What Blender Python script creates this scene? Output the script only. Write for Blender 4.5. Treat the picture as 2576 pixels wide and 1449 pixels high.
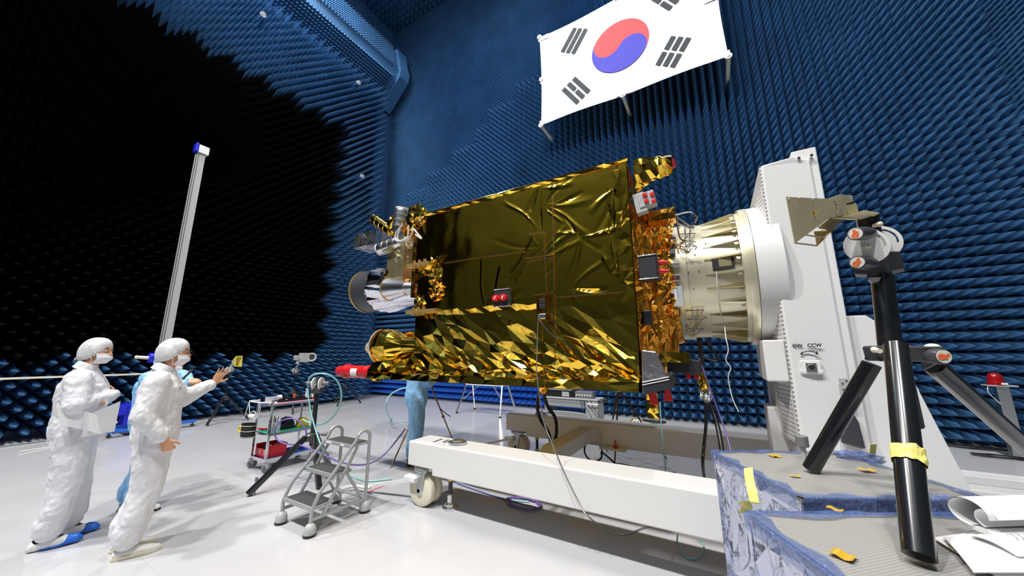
import bpy, bmesh, math, random
import numpy as np
from mathutils import Vector, Matrix, Euler, noise
from mathutils.geometry import delaunay_2d_cdt
PI = math.pi
SC = bpy.context.scene
for o in list(bpy.data.objects): bpy.data.objects.remove(o, do_unlink=True)
COL = SC.collection

# ---------------------------------------------------------------- camera
F_PX, PITCH, YAW, CAM_H = 868.0, math.radians(10.9), math.radians(30.25), 1.6
cam_d = bpy.data.cameras.new('camera'); cam = bpy.data.objects.new('camera', cam_d); COL.objects.link(cam)
cam_d.sensor_fit = 'HORIZONTAL'; cam_d.sensor_width = 36.0; cam_d.lens = 36.0 * F_PX / 2576.0
cam_d.clip_start = 0.05; cam_d.clip_end = 100
cam.location = (0, 0, CAM_H); cam.rotation_euler = (PI/2 + PITCH, 0, YAW)
SC.camera = cam

# ---------------------------------------------------------------- world, lights, exposure
w = bpy.data.worlds.new('world'); SC.world = w; w.use_nodes = True
w.node_tree.nodes['Background'].inputs[0].default_value = (0.62, 0.72, 1.0, 1)
w.node_tree.nodes['Background'].inputs[1].default_value = 0.11
SC.view_settings.view_transform = 'Standard'; SC.view_settings.look = 'None'
SC.view_settings.gamma = 1.0; SC.view_settings.use_curve_mapping = False
SC.view_settings.exposure = 0.0
def area(name, loc, target, size, power, col=(1, 1, 1)):
    d = bpy.data.lights.new(name, 'AREA'); d.shape = 'DISK'; d.size = size; d.energy = power; d.color = col
    o = bpy.data.objects.new(name, d); COL.objects.link(o); o.location = loc
    o.rotation_euler = (Vector(target) - Vector(loc)).to_track_quat('-Z', 'Y').to_euler()
    return o
LP = 0.40
for i, (lx, ly, p) in enumerate([(-8.0, -4.6, 1.25), (-3.4, -4.6, 1.3), (1.6, -4.6, 1.2), (-9.6, 4.2, .6), (-3.6, 6.6, .22), (4.2, 4.6, .4)]):
    area('ceiling_lamp_light', (lx, ly, 16.6), (lx*.8, ly*.7 + 1.0, 0), 0.9, 3300*p*LP, (1.0, .985, .965))

# ---------------------------------------------------------------- pixel to place (design helper)
_fw = np.array([-math.sin(YAW), math.cos(YAW)]); _rt = np.array([math.cos(YAW), math.sin(YAW)])
def ray(x, y):
    r = (x-1288)/F_PX; u = (724.5-y)/F_PX
    F = math.cos(PITCH) - u*math.sin(PITCH); Z = math.sin(PITCH) + u*math.cos(PITCH)
    d = F*_fw + r*_rt
    return Vector((d[0], d[1], Z))
C0 = Vector((0, 0, CAM_H))
def atz(x, y, z=0.0): d = ray(x, y); return C0 + d*((z-CAM_H)/d.z)
def aty(x, y, Y): d = ray(x, y); return C0 + d*(Y/d.y)
def atx(x, y, X): d = ray(x, y); return C0 + d*(X/d.x)
def pix(P):
    P = Vector(P) - C0; F = P.x*_fw[0] + P.y*_fw[1]; r = P.x*_rt[0] + P.y*_rt[1]
    dz = F*math.cos(PITCH) + P.z*math.sin(PITCH); u = -F*math.sin(PITCH) + P.z*math.cos(PITCH)
    return (1288+F_PX*r/dz, 724.5-F_PX*u/dz)

# ---------------------------------------------------------------- materials
def lin(c):
    c = c/255.0
    return c/12.92 if c <= .04045 else ((c+.055)/1.055)**2.4
def rgb(r, g, b): return (lin(r), lin(g), lin(b), 1)
MATS = {}
def mat(name, col, rough=.5, metal=0.0, bump=None, spec=None, trans=0.0, emit=None, alpha=None, coat=0.0, var=None, ior=None, sss=0.0):
    """bump=(scale, strength, distance[, stretch]) ; var=(scale, amount)"""
    m = bpy.data.materials.new(name); m.use_nodes = True; nt = m.node_tree; b = nt.nodes['Principled BSDF']
    b.inputs['Base Color'].default_value = col; b.inputs['Roughness'].default_value = rough; b.inputs['Metallic'].default_value = metal
    if spec is not None: b.inputs['Specular IOR Level'].default_value = spec
    if trans: b.inputs['Transmission Weight'].default_value = trans
    if ior: b.inputs['IOR'].default_value = ior
    if coat: b.inputs['Coat Weight'].default_value = coat; b.inputs['Coat Roughness'].default_value = .06
    if alpha is not None: b.inputs['Alpha'].default_value = alpha
    if sss: b.inputs['Subsurface Weight'].default_value = sss; b.inputs['Subsurface Radius'].default_value = (.012, .005, .003); b.inputs['Subsurface Scale'].default_value = .5
    if emit: b.inputs['Emission Color'].default_value = emit[0]; b.inputs['Emission Strength'].default_value = emit[1]
    tc = nt.nodes.new('ShaderNodeTexCoord')
    if bump:
        mp = nt.nodes.new('ShaderNodeMapping'); nt.links.new(tc.outputs['Object'], mp.inputs[0])
        if len(bump) > 3: mp.inputs['Scale'].default_value = bump[3]
        n = nt.nodes.new('ShaderNodeTexNoise'); n.inputs['Scale'].default_value = bump[0]; n.inputs['Detail'].default_value = 3
        n.inputs['Distortion'].default_value = .6
        bp = nt.nodes.new('ShaderNodeBump'); bp.inputs['Strength'].default_value = bump[1]; bp.inputs['Distance'].default_value = bump[2]
        nt.links.new(mp.outputs[0], n.inputs['Vector']); nt.links.new(n.outputs['Fac'], bp.inputs['Height']); nt.links.new(bp.outputs[0], b.inputs['Normal'])
    if var:
        n2 = nt.nodes.new('ShaderNodeTexNoise'); n2.inputs['Scale'].default_value = var[0]; n2.inputs['Detail'].default_value = 4
        nt.links.new(tc.outputs['Object'], n2.inputs['Vector'])
        mx = nt.nodes.new('ShaderNodeMixRGB'); mx.blend_type = 'MULTIPLY'; mx.inputs['Color1'].default_value = col
        cr = nt.nodes.new('ShaderNodeValToRGB'); a = 1-var[1]
        cr.color_ramp.elements[0].position = .35; cr.color_ramp.elements[0].color = (a, a, a, 1); cr.color_ramp.elements[1].position = .65; cr.color_ramp.elements[1].color = (1, 1, 1, 1)
        mx.inputs['Fac'].default_value = 1
        nt.links.new(n2.outputs['Fac'], cr.inputs[0]); nt.links.new(cr.outputs[0], mx.inputs['Color2']); nt.links.new(mx.outputs[0], b.inputs['Base Color'])
    MATS[name] = m
    return m
M = MATS
mat('foam_blue', (.060, .172, .355, 1), .36, spec=.55, var=(1.3, .2))
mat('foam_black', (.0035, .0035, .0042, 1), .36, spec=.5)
mat('foam_bright', (.035, .16, .62, 1), .4, spec=.5)
mat('foam_flat', (.045, .14, .33, 1), .6, spec=.3, var=(.7, .15))
mat('far_wall', (.027, .040, .046, 1), .8, spec=.2)
mat('gold_foil', (.95, .60, .055, 1), .10, 1.0, bump=(5, .25, .008))
mat('gold_crumple', (.96, .62, .075, 1), .11, 1.0, bump=(9, .35, .008))
mat('orange_foil', (.95, .42, .05, 1), .14, 1.0, bump=(26, .8, .02, (1, 1, .35)))
mat('silver_foil', (.82, .82, .86, 1), .12, 1.0, bump=(22, .6, .012))
mat('silver_soft', (.80, .80, .84, 1), .3, 1.0, bump=(9, .5, .02))
mat('gold_tape', (.95, .72, .35, 1), .2, 1.0)
mat('aluminium', (.80, .80, .80, 1), .28, 1.0)
mat('steel_bright', (.75, .76, .78, 1), .12, 1.0)
mat('zinc', (.62, .65, .66, 1), .35, 1.0)
mat('alodine', (.86, .81, .60, 1), .34, .65, var=(3, .12))
mat('alodine_dark', (.55, .48, .28, 1), .35, .85)
mat('iridite', (.74, .66, .41, 1), .42, .2, var=(6, .12))
mat('brass', (.72, .50, .18, 1), .3, .7)
mat('white_paint', (.78, .78, .77, 1), .35, spec=.5)
mat('cream_paint', (.78, .772, .755, 1), .35, spec=.5)
mat('white_cloth', (.80, .80, .81, 1), .85, spec=.2)
mat('white_plastic', (.82, .82, .80, 1), .4)
mat('cream_plastic', (.78, .74, .58, 1), .4)
mat('black_plastic', (.012, .012, .014, 1), .35)
mat('black_matte', (.010, .010, .011, 1), .7)
mat('black_satin', (.009, .010, .012, 1), .22, coat=.4)
mat('black_cloth', (.018, .019, .024, 1), .6)
mat('dark_grey', (.05, .052, .058, 1), .4)
mat('mid_grey', (.18, .185, .19, 1), .45)
mat('light_grey', (.45, .46, .46, 1), .4)
mat('grey_paint', (.30, .32, .32, 1), .35)
mat('silver_grey', (.42, .44, .44, 1), .32, .35)
mat('step_rubber', (.045, .046, .048, 1), .75, bump=(300, .5, .002))
mat('red_plastic', (.62, .015, .02, 1), .35)
mat('red_lamp', (.45, .008, .01, 1), .12, trans=.3, coat=.6)
mat('blue_paint', (.01, .02, .55, 1), .35)
mat('blue_plastic', (.02, .16, .72, 1), .4)
mat('yellow_paint', (.80, .58, .03, 1), .45)
mat('yellow_tape', (.86, .78, .22, 1), .6, bump=(30, .4, .004))
mat('amber_tape', (.58, .36, .03, 1), .25)
mat('orange_ink', (.88, .16, .03, 1), .5)
mat('green_mat', (.05, .42, .30, 1), .5)
mat('pink_edge', (.80, .42, .55, 1), .5)
mat('wood', (.26, .13, .05, 1), .5)
mat('dark_wood', (.07, .03, .018, 1), .45)
mat('paper', (.84, .84, .85, 1), .8)
mat('ink', (.02, .02, .022, 1), .6)
mat('skin', rgb(214, 160, 124), .5, sss=.15)
mat('hair', (.012, .010, .009, 1), .5)
mat('glass_clear', (.9, .95, .97, 1), .05, trans=.9, ior=1.3)
mat('clear_box', (.8, .85, .92, 1), .1, alpha=.45)
mat('cable_black', (.008, .008, .009, 1), .4)
mat('cable_teal', (.30, .62, .60, 1), .4)
mat('cable_purple', (.20, .13, .42, 1), .4)
mat('cable_white', (.75, .75, .72, 1), .4)
mat('red_line', (.75, .05, .09, 1), .6)
mat('flag_white', (.80, .80, .85, 1), .7)
mat('flag_red', (.80, .075, .085, 1), .7)
mat('flag_blue', (.06, .055, .52, 1), .7)
mat('flag_black', (.028, .038, .045, 1), .7)
mat('suit_white', (.79, .795, .825, 1), .6, bump=(9, .9, .035, (1, 1, .55)), spec=.3)
mat('suit_blue', (.27, .54, .86, 1), .55, bump=(9, .9, .035, (1, 1, .45)), spec=.35)
mat('cap_white', (.78, .79, .80, 1), .6, bump=(16, 1.0, .02, (1, 1, .5)), alpha=.95)
mat('mask_white', (.84, .84, .86, 1), .8, bump=(1, .0, .001))
mat('mat_cloth', (.30, .295, .28, 1), .45, spec=.4)
mat('film_blue', (.10, .17, .42, 1), .05, alpha=.55, bump=(30, .9, .02), spec=1.0)
mat('film_silver', (.56, .60, .74, 1), .12, .85, bump=(7, .6, .03))
mat('white_ar', (.80, .78, .74, 1), .5)
mat('knob_grey', (.055, .057, .065, 1), .35)

# woven floor and table cloths
def floor_material():
    m = mat('epoxy_floor', (.56, .56, .575, 1), .13, spec=.45); nt = m.node_tree; b = nt.nodes['Principled BSDF']
    tc = nt.nodes.new('ShaderNodeTexCoord')
    n = nt.nodes.new('ShaderNodeTexNoise'); n.inputs['Scale'].default_value = 1.1; n.inputs['Detail'].default_value = 5
    nt.links.new(tc.outputs['Object'], n.inputs['Vector'])
    cr = nt.nodes.new('ShaderNodeValToRGB'); cr.color_ramp.elements[0].position = .3; cr.color_ramp.elements[0].color = (.49, .49, .505, 1)
    cr.color_ramp.elements[1].position = .7; cr.color_ramp.elements[1].color = (.535, .535, .55, 1)
    nt.links.new(n.outputs['Fac'], cr.inputs[0])
    br = nt.nodes.new('ShaderNodeTexBrick'); br.inputs['Scale'].default_value = 1.0; br.inputs['Mortar Size'].default_value = .0022
    br.inputs['Brick Width'].default_value = 2.4; br.inputs['Row Height'].default_value = 1.2; br.offset = 0
    br.inputs['Color1'].default_value = (1, 1, 1, 1); br.inputs['Color2'].default_value = (1, 1, 1, 1); br.inputs['Mortar'].default_value = (.86, .86, .87, 1)
    nt.links.new(tc.outputs['Object'], br.inputs['Vector'])
    mx = nt.nodes.new('ShaderNodeMixRGB'); mx.blend_type = 'MULTIPLY'; mx.inputs['Fac'].default_value = 1
    nt.links.new(cr.outputs[0], mx.inputs['Color1']); nt.links.new(br.outputs['Color'], mx.inputs['Color2']); nt.links.new(mx.outputs[0], b.inputs['Base Color'])
    n3 = nt.nodes.new('ShaderNodeTexNoise'); n3.inputs['Scale'].default_value = 3
    mr = nt.nodes.new('ShaderNodeMapRange'); mr.inputs['To Min'].default_value = .10; mr.inputs['To Max'].default_value = .22
    nt.links.new(tc.outputs['Object'], n3.inputs['Vector']); nt.links.new(n3.outputs['Fac'], mr.inputs['Value']); nt.links.new(mr.outputs[0], b.inputs['Roughness'])
floor_material()
def weave():
    m = M['mat_cloth']; nt = m.node_tree; b = nt.nodes['Principled BSDF']; tc = nt.nodes.new('ShaderNodeTexCoord')
    ck = nt.nodes.new('ShaderNodeTexChecker'); ck.inputs['Scale'].default_value = 130
    ck.inputs['Color1'].default_value = (.33, .325, .31, 1); ck.inputs['Color2'].default_value = (.25, .245, .23, 1)
    nt.links.new(tc.outputs['Object'], ck.inputs['Vector']); nt.links.new(ck.outputs['Color'], b.inputs['Base Color'])
    bp = nt.nodes.new('ShaderNodeBump'); bp.inputs['Strength'].default_value = .4; bp.inputs['Distance'].default_value = .002
    nt.links.new(ck.outputs['Fac'], bp.inputs['Height'])
    n = nt.nodes.new('ShaderNodeTexNoise'); n.inputs['Scale'].default_value = 4; bp2 = nt.nodes.new('ShaderNodeBump'); bp2.inputs['Strength'].default_value = .4; bp2.inputs['Distance'].default_value = .02
    nt.links.new(tc.outputs['Object'], n.inputs['Vector']); nt.links.new(n.outputs['Fac'], bp2.inputs['Height'])
    nt.links.new(bp2.outputs[0], bp.inputs['Normal']); nt.links.new(bp.outputs[0], b.inputs['Normal'])
weave()
def perforate():
    m = mat('white_perforated', (.80, .80, .79, 1), .4); nt = m.node_tree; b = nt.nodes['Principled BSDF']; tc = nt.nodes.new('ShaderNodeTexCoord')
    mp = nt.nodes.new('ShaderNodeMapping'); mp.inputs['Scale'].default_value = (1, 28, 28); nt.links.new(tc.outputs['Object'], mp.inputs[0])
    fr = nt.nodes.new('ShaderNodeVectorMath'); fr.operation = 'FRACTION'; nt.links.new(mp.outputs[0], fr.inputs[0])
    sb = nt.nodes.new('ShaderNodeVectorMath'); sb.operation = 'SUBTRACT'; sb.inputs[1].default_value = (0, .5, .5); nt.links.new(fr.outputs[0], sb.inputs[0])
    ml = nt.nodes.new('ShaderNodeVectorMath'); ml.operation = 'MULTIPLY'; ml.inputs[1].default_value = (0, 1, 1); nt.links.new(sb.outputs[0], ml.inputs[0])
    ln = nt.nodes.new('ShaderNodeVectorMath'); ln.operation = 'LENGTH'; nt.links.new(ml.outputs[0], ln.inputs[0])
    lt = nt.nodes.new('ShaderNodeMath'); lt.operation = 'LESS_THAN'; lt.inputs[1].default_value = .3; nt.links.new(ln.outputs['Value'], lt.inputs[0])
    mx = nt.nodes.new('ShaderNodeMixRGB'); mx.inputs['Color1'].default_value = (.80, .80, .79, 1); mx.inputs['Color2'].default_value = (.30, .29, .27, 1)
    nt.links.new(lt.outputs[0], mx.inputs['Fac']); nt.links.new(mx.outputs[0], b.inputs['Base Color'])
perforate()

# ---------------------------------------------------------------- mesh builder
def catmull(pts, n=8):
    P = [Vector(p) for p in pts]
    if len(P) < 3: return P
    out = []
    for i in range(len(P)-1):
        p0 = P[i-1] if i else P[0]*2-P[1]; p1 = P[i]; p2 = P[i+1]; p3 = P[i+2] if i+2 < len(P) else P[-1]*2-P[-2]
        for k in range(n):
            t = k/n
            out.append(.5*((2*p1)+(p2-p0)*t+(2*p0-5*p1+4*p2-p3)*t*t+(-p0+3*p1-3*p2+p3)*t**3))
    out.append(P[-1]); return out
def frame(d):
    d = d.normalized(); a = Vector((0, 0, 1)) if abs(d.z) < .95 else Vector((1, 0, 0))
    u = a.cross(d).normalized(); return u, d.cross(u).normalized(), d
class MB:
    def __init__(s): s.v = []; s.f = []; s.mi = []
    def add(s, vs, fs, mi=0):
        o = len(s.v); s.v += [tuple(v) for v in vs]; s.f += [tuple(i+o for i in f) for f in fs]; s.mi += [mi]*len(fs); return s
    def box(s, c, d, rot=None, mi=0):
        c = Vector(c); h = Vector(d)/2; R = rot if isinstance(rot, Matrix) else (Euler(rot).to_matrix() if rot else Matrix.Identity(3))
        vs = [c + R @ Vector((x*h.x, y*h.y, z*h.z)) for z in (-1, 1) for y in (-1, 1) for x in (-1, 1)]
        return s.add(vs, [(0, 2, 3, 1), (4, 5, 7, 6), (0, 1, 5, 4), (2, 6, 7, 3), (0, 4, 6, 2), (1, 3, 7, 5)], mi)
    def bb(s, x0, x1, y0, y1, z0, z1, mi=0): return s.box(((x0+x1)/2, (y0+y1)/2, (z0+z1)/2), (x1-x0, y1-y0, z1-z0), None, mi)
    def bar(s, p, q, w_, h_, up=(0, 0, 1), mi=0):
        p = Vector(p); q = Vector(q); d = (q-p); L = d.length; d.normalize(); up = Vector(up)
        if abs(d.dot(up)) > .98: up = Vector((1, 0, 0))
        sx = d.cross(up).normalized(); sz = sx.cross(d).normalized()
        return s.box((p+q)/2, (w_, L, h_), Matrix((sx, d, sz)).transposed(), mi)
    def cyl(s, p, q, r0, r1=None, n=20, mi=0, caps=True):
        r1 = r0 if r1 is None else r1; p = Vector(p); q = Vector(q); u, v, d = frame(q-p)
        vs = [p+(u*math.cos(2*PI*i/n)+v*math.sin(2*PI*i/n))*r0 for i in range(n)]+[q+(u*math.cos(2*PI*i/n)+v*math.sin(2*PI*i/n))*r1 for i in range(n)]
        fs = [(i, (i+1) % n, n+(i+1) % n, n+i) for i in range(n)]
        if caps: fs += [tuple(range(n-1, -1, -1)), tuple(range(n, 2*n))]
        return s.add(vs, fs, mi)
    def lathe(s, p, d, prof, n=32, mi=0, sx=1.0, closed=False):
        """prof: list of (distance along axis, radius)"""
        p = Vector(p); u, v, d = frame(Vector(d)); vs = []; m = len(prof)
        for (t, r) in prof:
            for i in range(n): vs.append(p+d*t+(u*math.cos(2*PI*i/n)*sx+v*math.sin(2*PI*i/n))*r)
        fs = [(k*n+i, k*n+(i+1) % n, (k+1)*n+(i+1) % n, (k+1)*n+i) for k in range(m-1) for i in range(n)]
        if closed: fs += [((m-1)*n+i, (m-1)*n+(i+1) % n, (i+1) % n, i) for i in range(n)]
        else:
            if prof[0][1] > 1e-5: fs.append(tuple(range(n-1, -1, -1)))
            if prof[-1][1] > 1e-5: fs.append(tuple(range((m-1)*n, m*n)))
        return s.add(vs, fs, mi)
    def tube(s, pts, r, n=8, mi=0, smooth=6, closed=False):
        P = catmull(pts, smooth) if smooth else [Vector(p) for p in pts]
        R = r if isinstance(r, (list, tuple)) else None
        vs = []; N = len(P); u = None
        for i, p in enumerate(P):
            d = (P[min(i+1, N-1)]-P[max(i-1, 0)])
            if d.length < 1e-9: d = Vector((0, 0, 1))
            d.normalize()
            if u is None: u, v, _ = frame(d)
            else:
                u = (u-d*u.dot(d))
                if u.length < 1e-6: u, v, _ = frame(d)
                u.normalize(); v = d.cross(u).normalized()
            rr = r if R is None else R[0]+(R[1]-R[0])*i/max(1, N-1)
            vs += [p+(u*math.cos(2*PI*k/n)+v*math.sin(2*PI*k/n))*rr for k in range(n)]
        fs = [(i*n+k, i*n+(k+1) % n, (i+1)*n+(k+1) % n, (i+1)*n+k) for i in range(N-1) for k in range(n)]
        fs += [tuple(range(n-1, -1, -1)), tuple(range((N-1)*n, N*n))]
        return s.add(vs, fs, mi)
    def prism(s, poly, ext, mi=0):
        P = [Vector(p) for p in poly]; e = Vector(ext); n = len(P)
        return s.add(P+[p+e for p in P], [tuple(range(n-1, -1, -1)), tuple(range(n, 2*n))]+[(i, (i+1) % n, n+(i+1) % n, n+i) for i in range(n)], mi)
    def ball(s, c, r, n=16, m=10, mi=0, rot=None):
        c = Vector(c); r = Vector(r) if hasattr(r, '__len__') else Vector((r, r, r)); R = rot if isinstance(rot, Matrix) else (Euler(rot).to_matrix() if rot else Matrix.Identity(3))
        vs = [c+R@Vector((0, 0, -r.z))]
        for j in range(1, m):
            a = -PI/2+PI*j/m
            for i in range(n): vs.append(c+R@Vector((r.x*math.cos(a)*math.cos(2*PI*i/n), r.y*math.cos(a)*math.sin(2*PI*i/n), r.z*math.sin(a))))
        vs.append(c+R@Vector((0, 0, r.z))); L = len(vs)-1
        fs = [(0, 1+(i+1) % n, 1+i) for i in range(n)]
        for j in range(m-2): fs += [(1+j*n+i, 1+j*n+(i+1) % n, 1+(j+1)*n+(i+1) % n, 1+(j+1)*n+i) for i in range(n)]
        fs += [(1+(m-2)*n+i, 1+(m-2)*n+(i+1) % n, L) for i in range(n)]
        return s.add(vs, fs, mi)
    def capsule(s, p, r0, q, r1, n=16):
        p = Vector(p); q = Vector(q); d = q-p; L = d.length
        if L < 1e-6: return s.ball(p, r0)
        prof = [(-r0*math.cos(a), max(r0*math.sin(a), 0)) for a in [k*PI/2/5 for k in range(0, 6)]]+[(L+r1*math.sin(a), max(r1*math.cos(a), 0)) for a in [k*PI/2/5 for k in range(0, 6)]]
        prof[0] = (-r0, 1e-4); prof[-1] = (L+r1, 1e-4)
        return s.lathe(p, d, prof, n)
    def loft(s, rings, n=24):
        """rings: (centre, rx vector, ry vector)"""
        vs = []; m = len(rings)
        for c, a, b in rings:
            c, a, b = Vector(c), Vector(a), Vector(b)
            vs += [c+a*math.cos(2*PI*i/n)+b*math.sin(2*PI*i/n) for i in range(n)]
        fs = [(k*n+i, k*n+(i+1) % n, (k+1)*n+(i+1) % n, (k+1)*n+i) for k in range(m-1) for i in range(n)]
        fs += [tuple(range(n-1, -1, -1)), tuple(range((m-1)*n, m*n))]
        return s.add(vs, fs)
    def build(s, name, mats, parent=None, smooth=None, bevel=0, local=False, off=None):
        """vertices are world coordinates unless local=True (then in the thing's own frame)"""
        me = bpy.data.meshes.new(name); vs = s.v
        if parent is not None and not local:
            inv = WORLD[parent.name].inverted(); vs = [inv@Vector(v) for v in vs]
        elif off is not None: vs = [Vector(v)-Vector(off) for v in vs]
        me.from_pydata([tuple(v) for v in vs], [], s.f)
        if not isinstance(mats, (list, tuple)): mats = [mats]
        for m in mats: me.materials.append(M[m] if isinstance(m, str) else m)
        me.polygons.foreach_set('material_index', s.mi)
        me.validate(); me.update()
        bm = bmesh.new(); bm.from_mesh(me); bmesh.ops.recalc_face_normals(bm, faces=bm.faces); bm.to_mesh(me); bm.free()
        if smooth:
            me.polygons.foreach_set('use_smooth', [True]*len(me.polygons)); me.set_sharp_from_angle(angle=math.radians(smooth))
        o = bpy.data.objects.new(name, me); COL.objects.link(o)
        if parent is not None: o.parent = parent; WORLD[o.name] = WORLD[parent.name].copy()
        else:
            if off is not None: o.location = off
            WORLD[o.name] = Matrix.Translation(o.location)
        if bevel:
            bv = o.modifiers.new('bevel', 'BEVEL'); bv.width = bevel; bv.segments = 2; bv.limit_method = 'ANGLE'; bv.angle_limit = math.radians(35)
        return o
WORLD = {}
def thing(name, label, cat, loc=(0, 0, 0), rotz=0.0, group=None):
    o = bpy.data.objects.new(name, None); COL.objects.link(o); o.empty_display_size = .1
    o.location = loc; o.rotation_euler = (0, 0, rotz); o['label'] = label; o['category'] = cat
    if group: o['group'] = group
    WORLD[o.name] = Matrix.Translation(Vector(loc)) @ Matrix.Rotation(rotz, 4, 'Z')
    return o
def tag(o, label, cat, group=None, kind=None):
    if label: o['label'] = label
    if cat: o['category'] = cat
    if group: o['group'] = group
    if kind: o['kind'] = kind
    return o
def struct(o): o['kind'] = 'structure'; return o
def dup(root, loc, rotz=0.0, label=None, group=None):
    r = root.copy(); COL.objects.link(r); r.location = loc; r.rotation_euler = (0, 0, rotz)
    if label: r['label'] = label
    if group: r['group'] = group
    WORLD[r.name] = Matrix.Translation(Vector(loc)) @ Matrix.Rotation(rotz, 4, 'Z')
    for ch in list(root.children):
        c = ch.copy(); COL.objects.link(c); c.parent = r
        for g in list(ch.children):
            d = g.copy(); COL.objects.link(d); d.parent = c
    return r
def text(s, size, loc, xdir, up, name, matname, parent=None, depth=.001, bold=0.0, align='CENTER', font=None):
    """flat lettering; xdir runs along the line of text"""
    cu = bpy.data.curves.new('t', 'FONT'); cu.body = s; cu.size = size; cu.extrude = depth; cu.align_x = align; cu.align_y = 'CENTER'; cu.offset = bold
    t = bpy.data.objects.new('t', cu); COL.objects.link(t)
    dg = bpy.context.evaluated_depsgraph_get(); me = bpy.data.meshes.new_from_object(t.evaluated_get(dg))
    bpy.data.objects.remove(t, do_unlink=True)
    x = Vector(xdir).normalized(); y = Vector(up); y = (y-x*y.dot(x)).normalized(); z = x.cross(y)
    X = Matrix((x, y, z)).transposed().to_4x4(); X.translation = Vector(loc)
    if parent is not None: X = WORLD[parent.name].inverted() @ X
    me.transform(X); me.materials.clear(); me.materials.append(M[matname]); me.name = name
    o = bpy.data.objects.new(name, me); COL.objects.link(o)
    if parent is not None: o.parent = parent; WORLD[o.name] = WORLD[parent.name].copy()
    return o
# ================================================================ THE CHAMBER
rng = random.Random(5)
XL, YR, ZC = -11.95, 10.05, 17.7          # left wall foam base, right wall foam base, ceiling
b = MB(); b.bb(-13, 7.6, -7, 10.6, -.1, 0); struct(b.build('floor', 'epoxy_floor'))
b = MB(); b.bb(-13, 7.6, -7, 10.6, ZC+.3, ZC+.4)
def pyr(mb, c, e1, e2, tip, mi=0):
    """one square pyramid: base centre c, half edges e1 e2, tip vector"""
    o = len(mb.v)
    mb.v += [tuple(c-e1-e2), tuple(c+e1-e2), tuple(c+e1+e2), tuple(c-e1+e2), tuple(c+tip)]
    mb.f += [(o, o+1, o+4), (o+1, o+2, o+4), (o+2, o+3, o+4), (o+3, o, o+4)]; mb.mi += [mi]*4
for i in range(60):
    for j in range(60):
        x, y = -12.6+i*.3, -4+j*.25
        if y < 10.2 and x < 2: pyr(b, Vector((x, y, ZC+.3)), Vector((.15, 0, 0)), Vector((0, .125, 0)), Vector((0, 0, -.35)))
struct(b.build('ceiling', 'foam_blue'))
b = MB(); b.bb(7.4, 7.6, -7, 10.6, 0, ZC+.3); struct(b.build('wall_near_right', 'far_wall'))
b = MB(); b.bb(-13, 7.6, -7.1, -6.9, 0, ZC+.3); struct(b.build('wall_behind', 'far_wall'))

b = MB(); b.bb(-12, 7.3, -6.9, -1.3, 0, .12)  # unseen black foam floor added behind the camera to darken the foil's reflections
for i in range(48):
    for j in range(14): pyr(b, Vector((-11.8+i*.4, -6.7+j*.4, .12)), Vector((.2, 0, 0)), Vector((0, .2, 0)), Vector((0, 0, .4)))
struct(b.build('trim_5', 'foam_black'))
# left wall: 200 mm pyramids turned on their corners, a black quiet zone inside a blue border
b = MB(); hd = .1414
b.add([(XL, -6.9, 0), (XL, 8.7, 0), (XL, 8.7, 12.9), (XL, -6.9, 12.9)], [(0, 1, 2, 3)])
b.add([(-12.7, -6.9, 12.7), (-12.7, 10, 12.7), (-12.7, 10, ZC+.4), (-12.7, -6.9, ZC+.4)], [(0, 1, 2, 3)])
j = 0
for j in range(1, 91):
    z = j*hd+.02
    for i in range(-48, 61):
        if (i+j) % 2: continue
        y = i*hd+.06
        if y > 8.55: continue
        a, c = (y+z)/1.41421, (z-y)/1.41421
        ta, tc_ = (math.floor(a/.6)+.5)*.6, (math.floor(c/.6)+.5)*.6
        ty, tz = (ta-tc_)/1.41421, (ta+tc_)/1.41421
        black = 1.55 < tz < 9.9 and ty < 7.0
        e1 = Vector((0, hd/2, hd/2)); e2 = Vector((0, -hd/2, hd/2))
        jit = Vector((-.0, rng.uniform(-.006, .006), rng.uniform(-.008, .004)))
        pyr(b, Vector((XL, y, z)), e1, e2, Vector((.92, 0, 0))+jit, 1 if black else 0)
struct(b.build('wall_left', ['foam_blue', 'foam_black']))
# right wall: large pyramids in a stepped field, finer ones beyond it, three bright blue courses at the foot
b = MB()
b.add([(-13, YR, 0), (7.5, YR, 0), (7.5, YR, ZC+.3), (-13, YR, ZC+.3)], [(0, 1, 2, 3)])
LX = [-13, -12, -9.1, -7.1, -6.05, -4.9, -4.1, -2, 0]; LZ = [6.8, 7.4, 9.1, 10.2, 10.75, 11.4, 12.0, 13.3, 14.6]
def coarse(x, z):
    if z > np.interp(x, LX, LZ): return False
    if z > 5.8 and x > 5.1+.0*z: return False
    return True
tx = -12.72
while tx < 7.2:
    tz = .05
    while tz < ZC:
        cx, cz = tx+.3, tz+.3
        if coarse(cx, cz): n_, h_ = 3, .56
        else: n_, h_ = 5, .36
        if not (cx > 6.6 and cz > 9):
            s_ = .6/n_
            for i in range(n_):
                for k in range(n_):
                    z = tz+(k+.5)*s_; x = tx+(i+.5)*s_
                    if z > ZC: continue
                    bright = x < -2.95 and z < 1.2
                    pyr(b, Vector((x, YR, z)), Vector((s_/2, 0, 0)), Vector((0, 0, s_/2)), Vector((rng.uniform(-.004, .004), -h_, rng.uniform(-.006, .003))), 1 if bright else 0)
        tz += .6
    tx += .6
struct(b.build('wall_right', ['foam_blue', 'foam_bright']))
# plain blue corner strip
b = MB()
b.prism([(-12.12, 8.62, 0), (-12.45, 10.1, 0), (-13.0, 10.1, 0), (-13.0, 8.55, 0), (XL, 8.55, 0)], (0, 0, 12.9))
struct(b.build('trim_1', 'foam_flat'))
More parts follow.
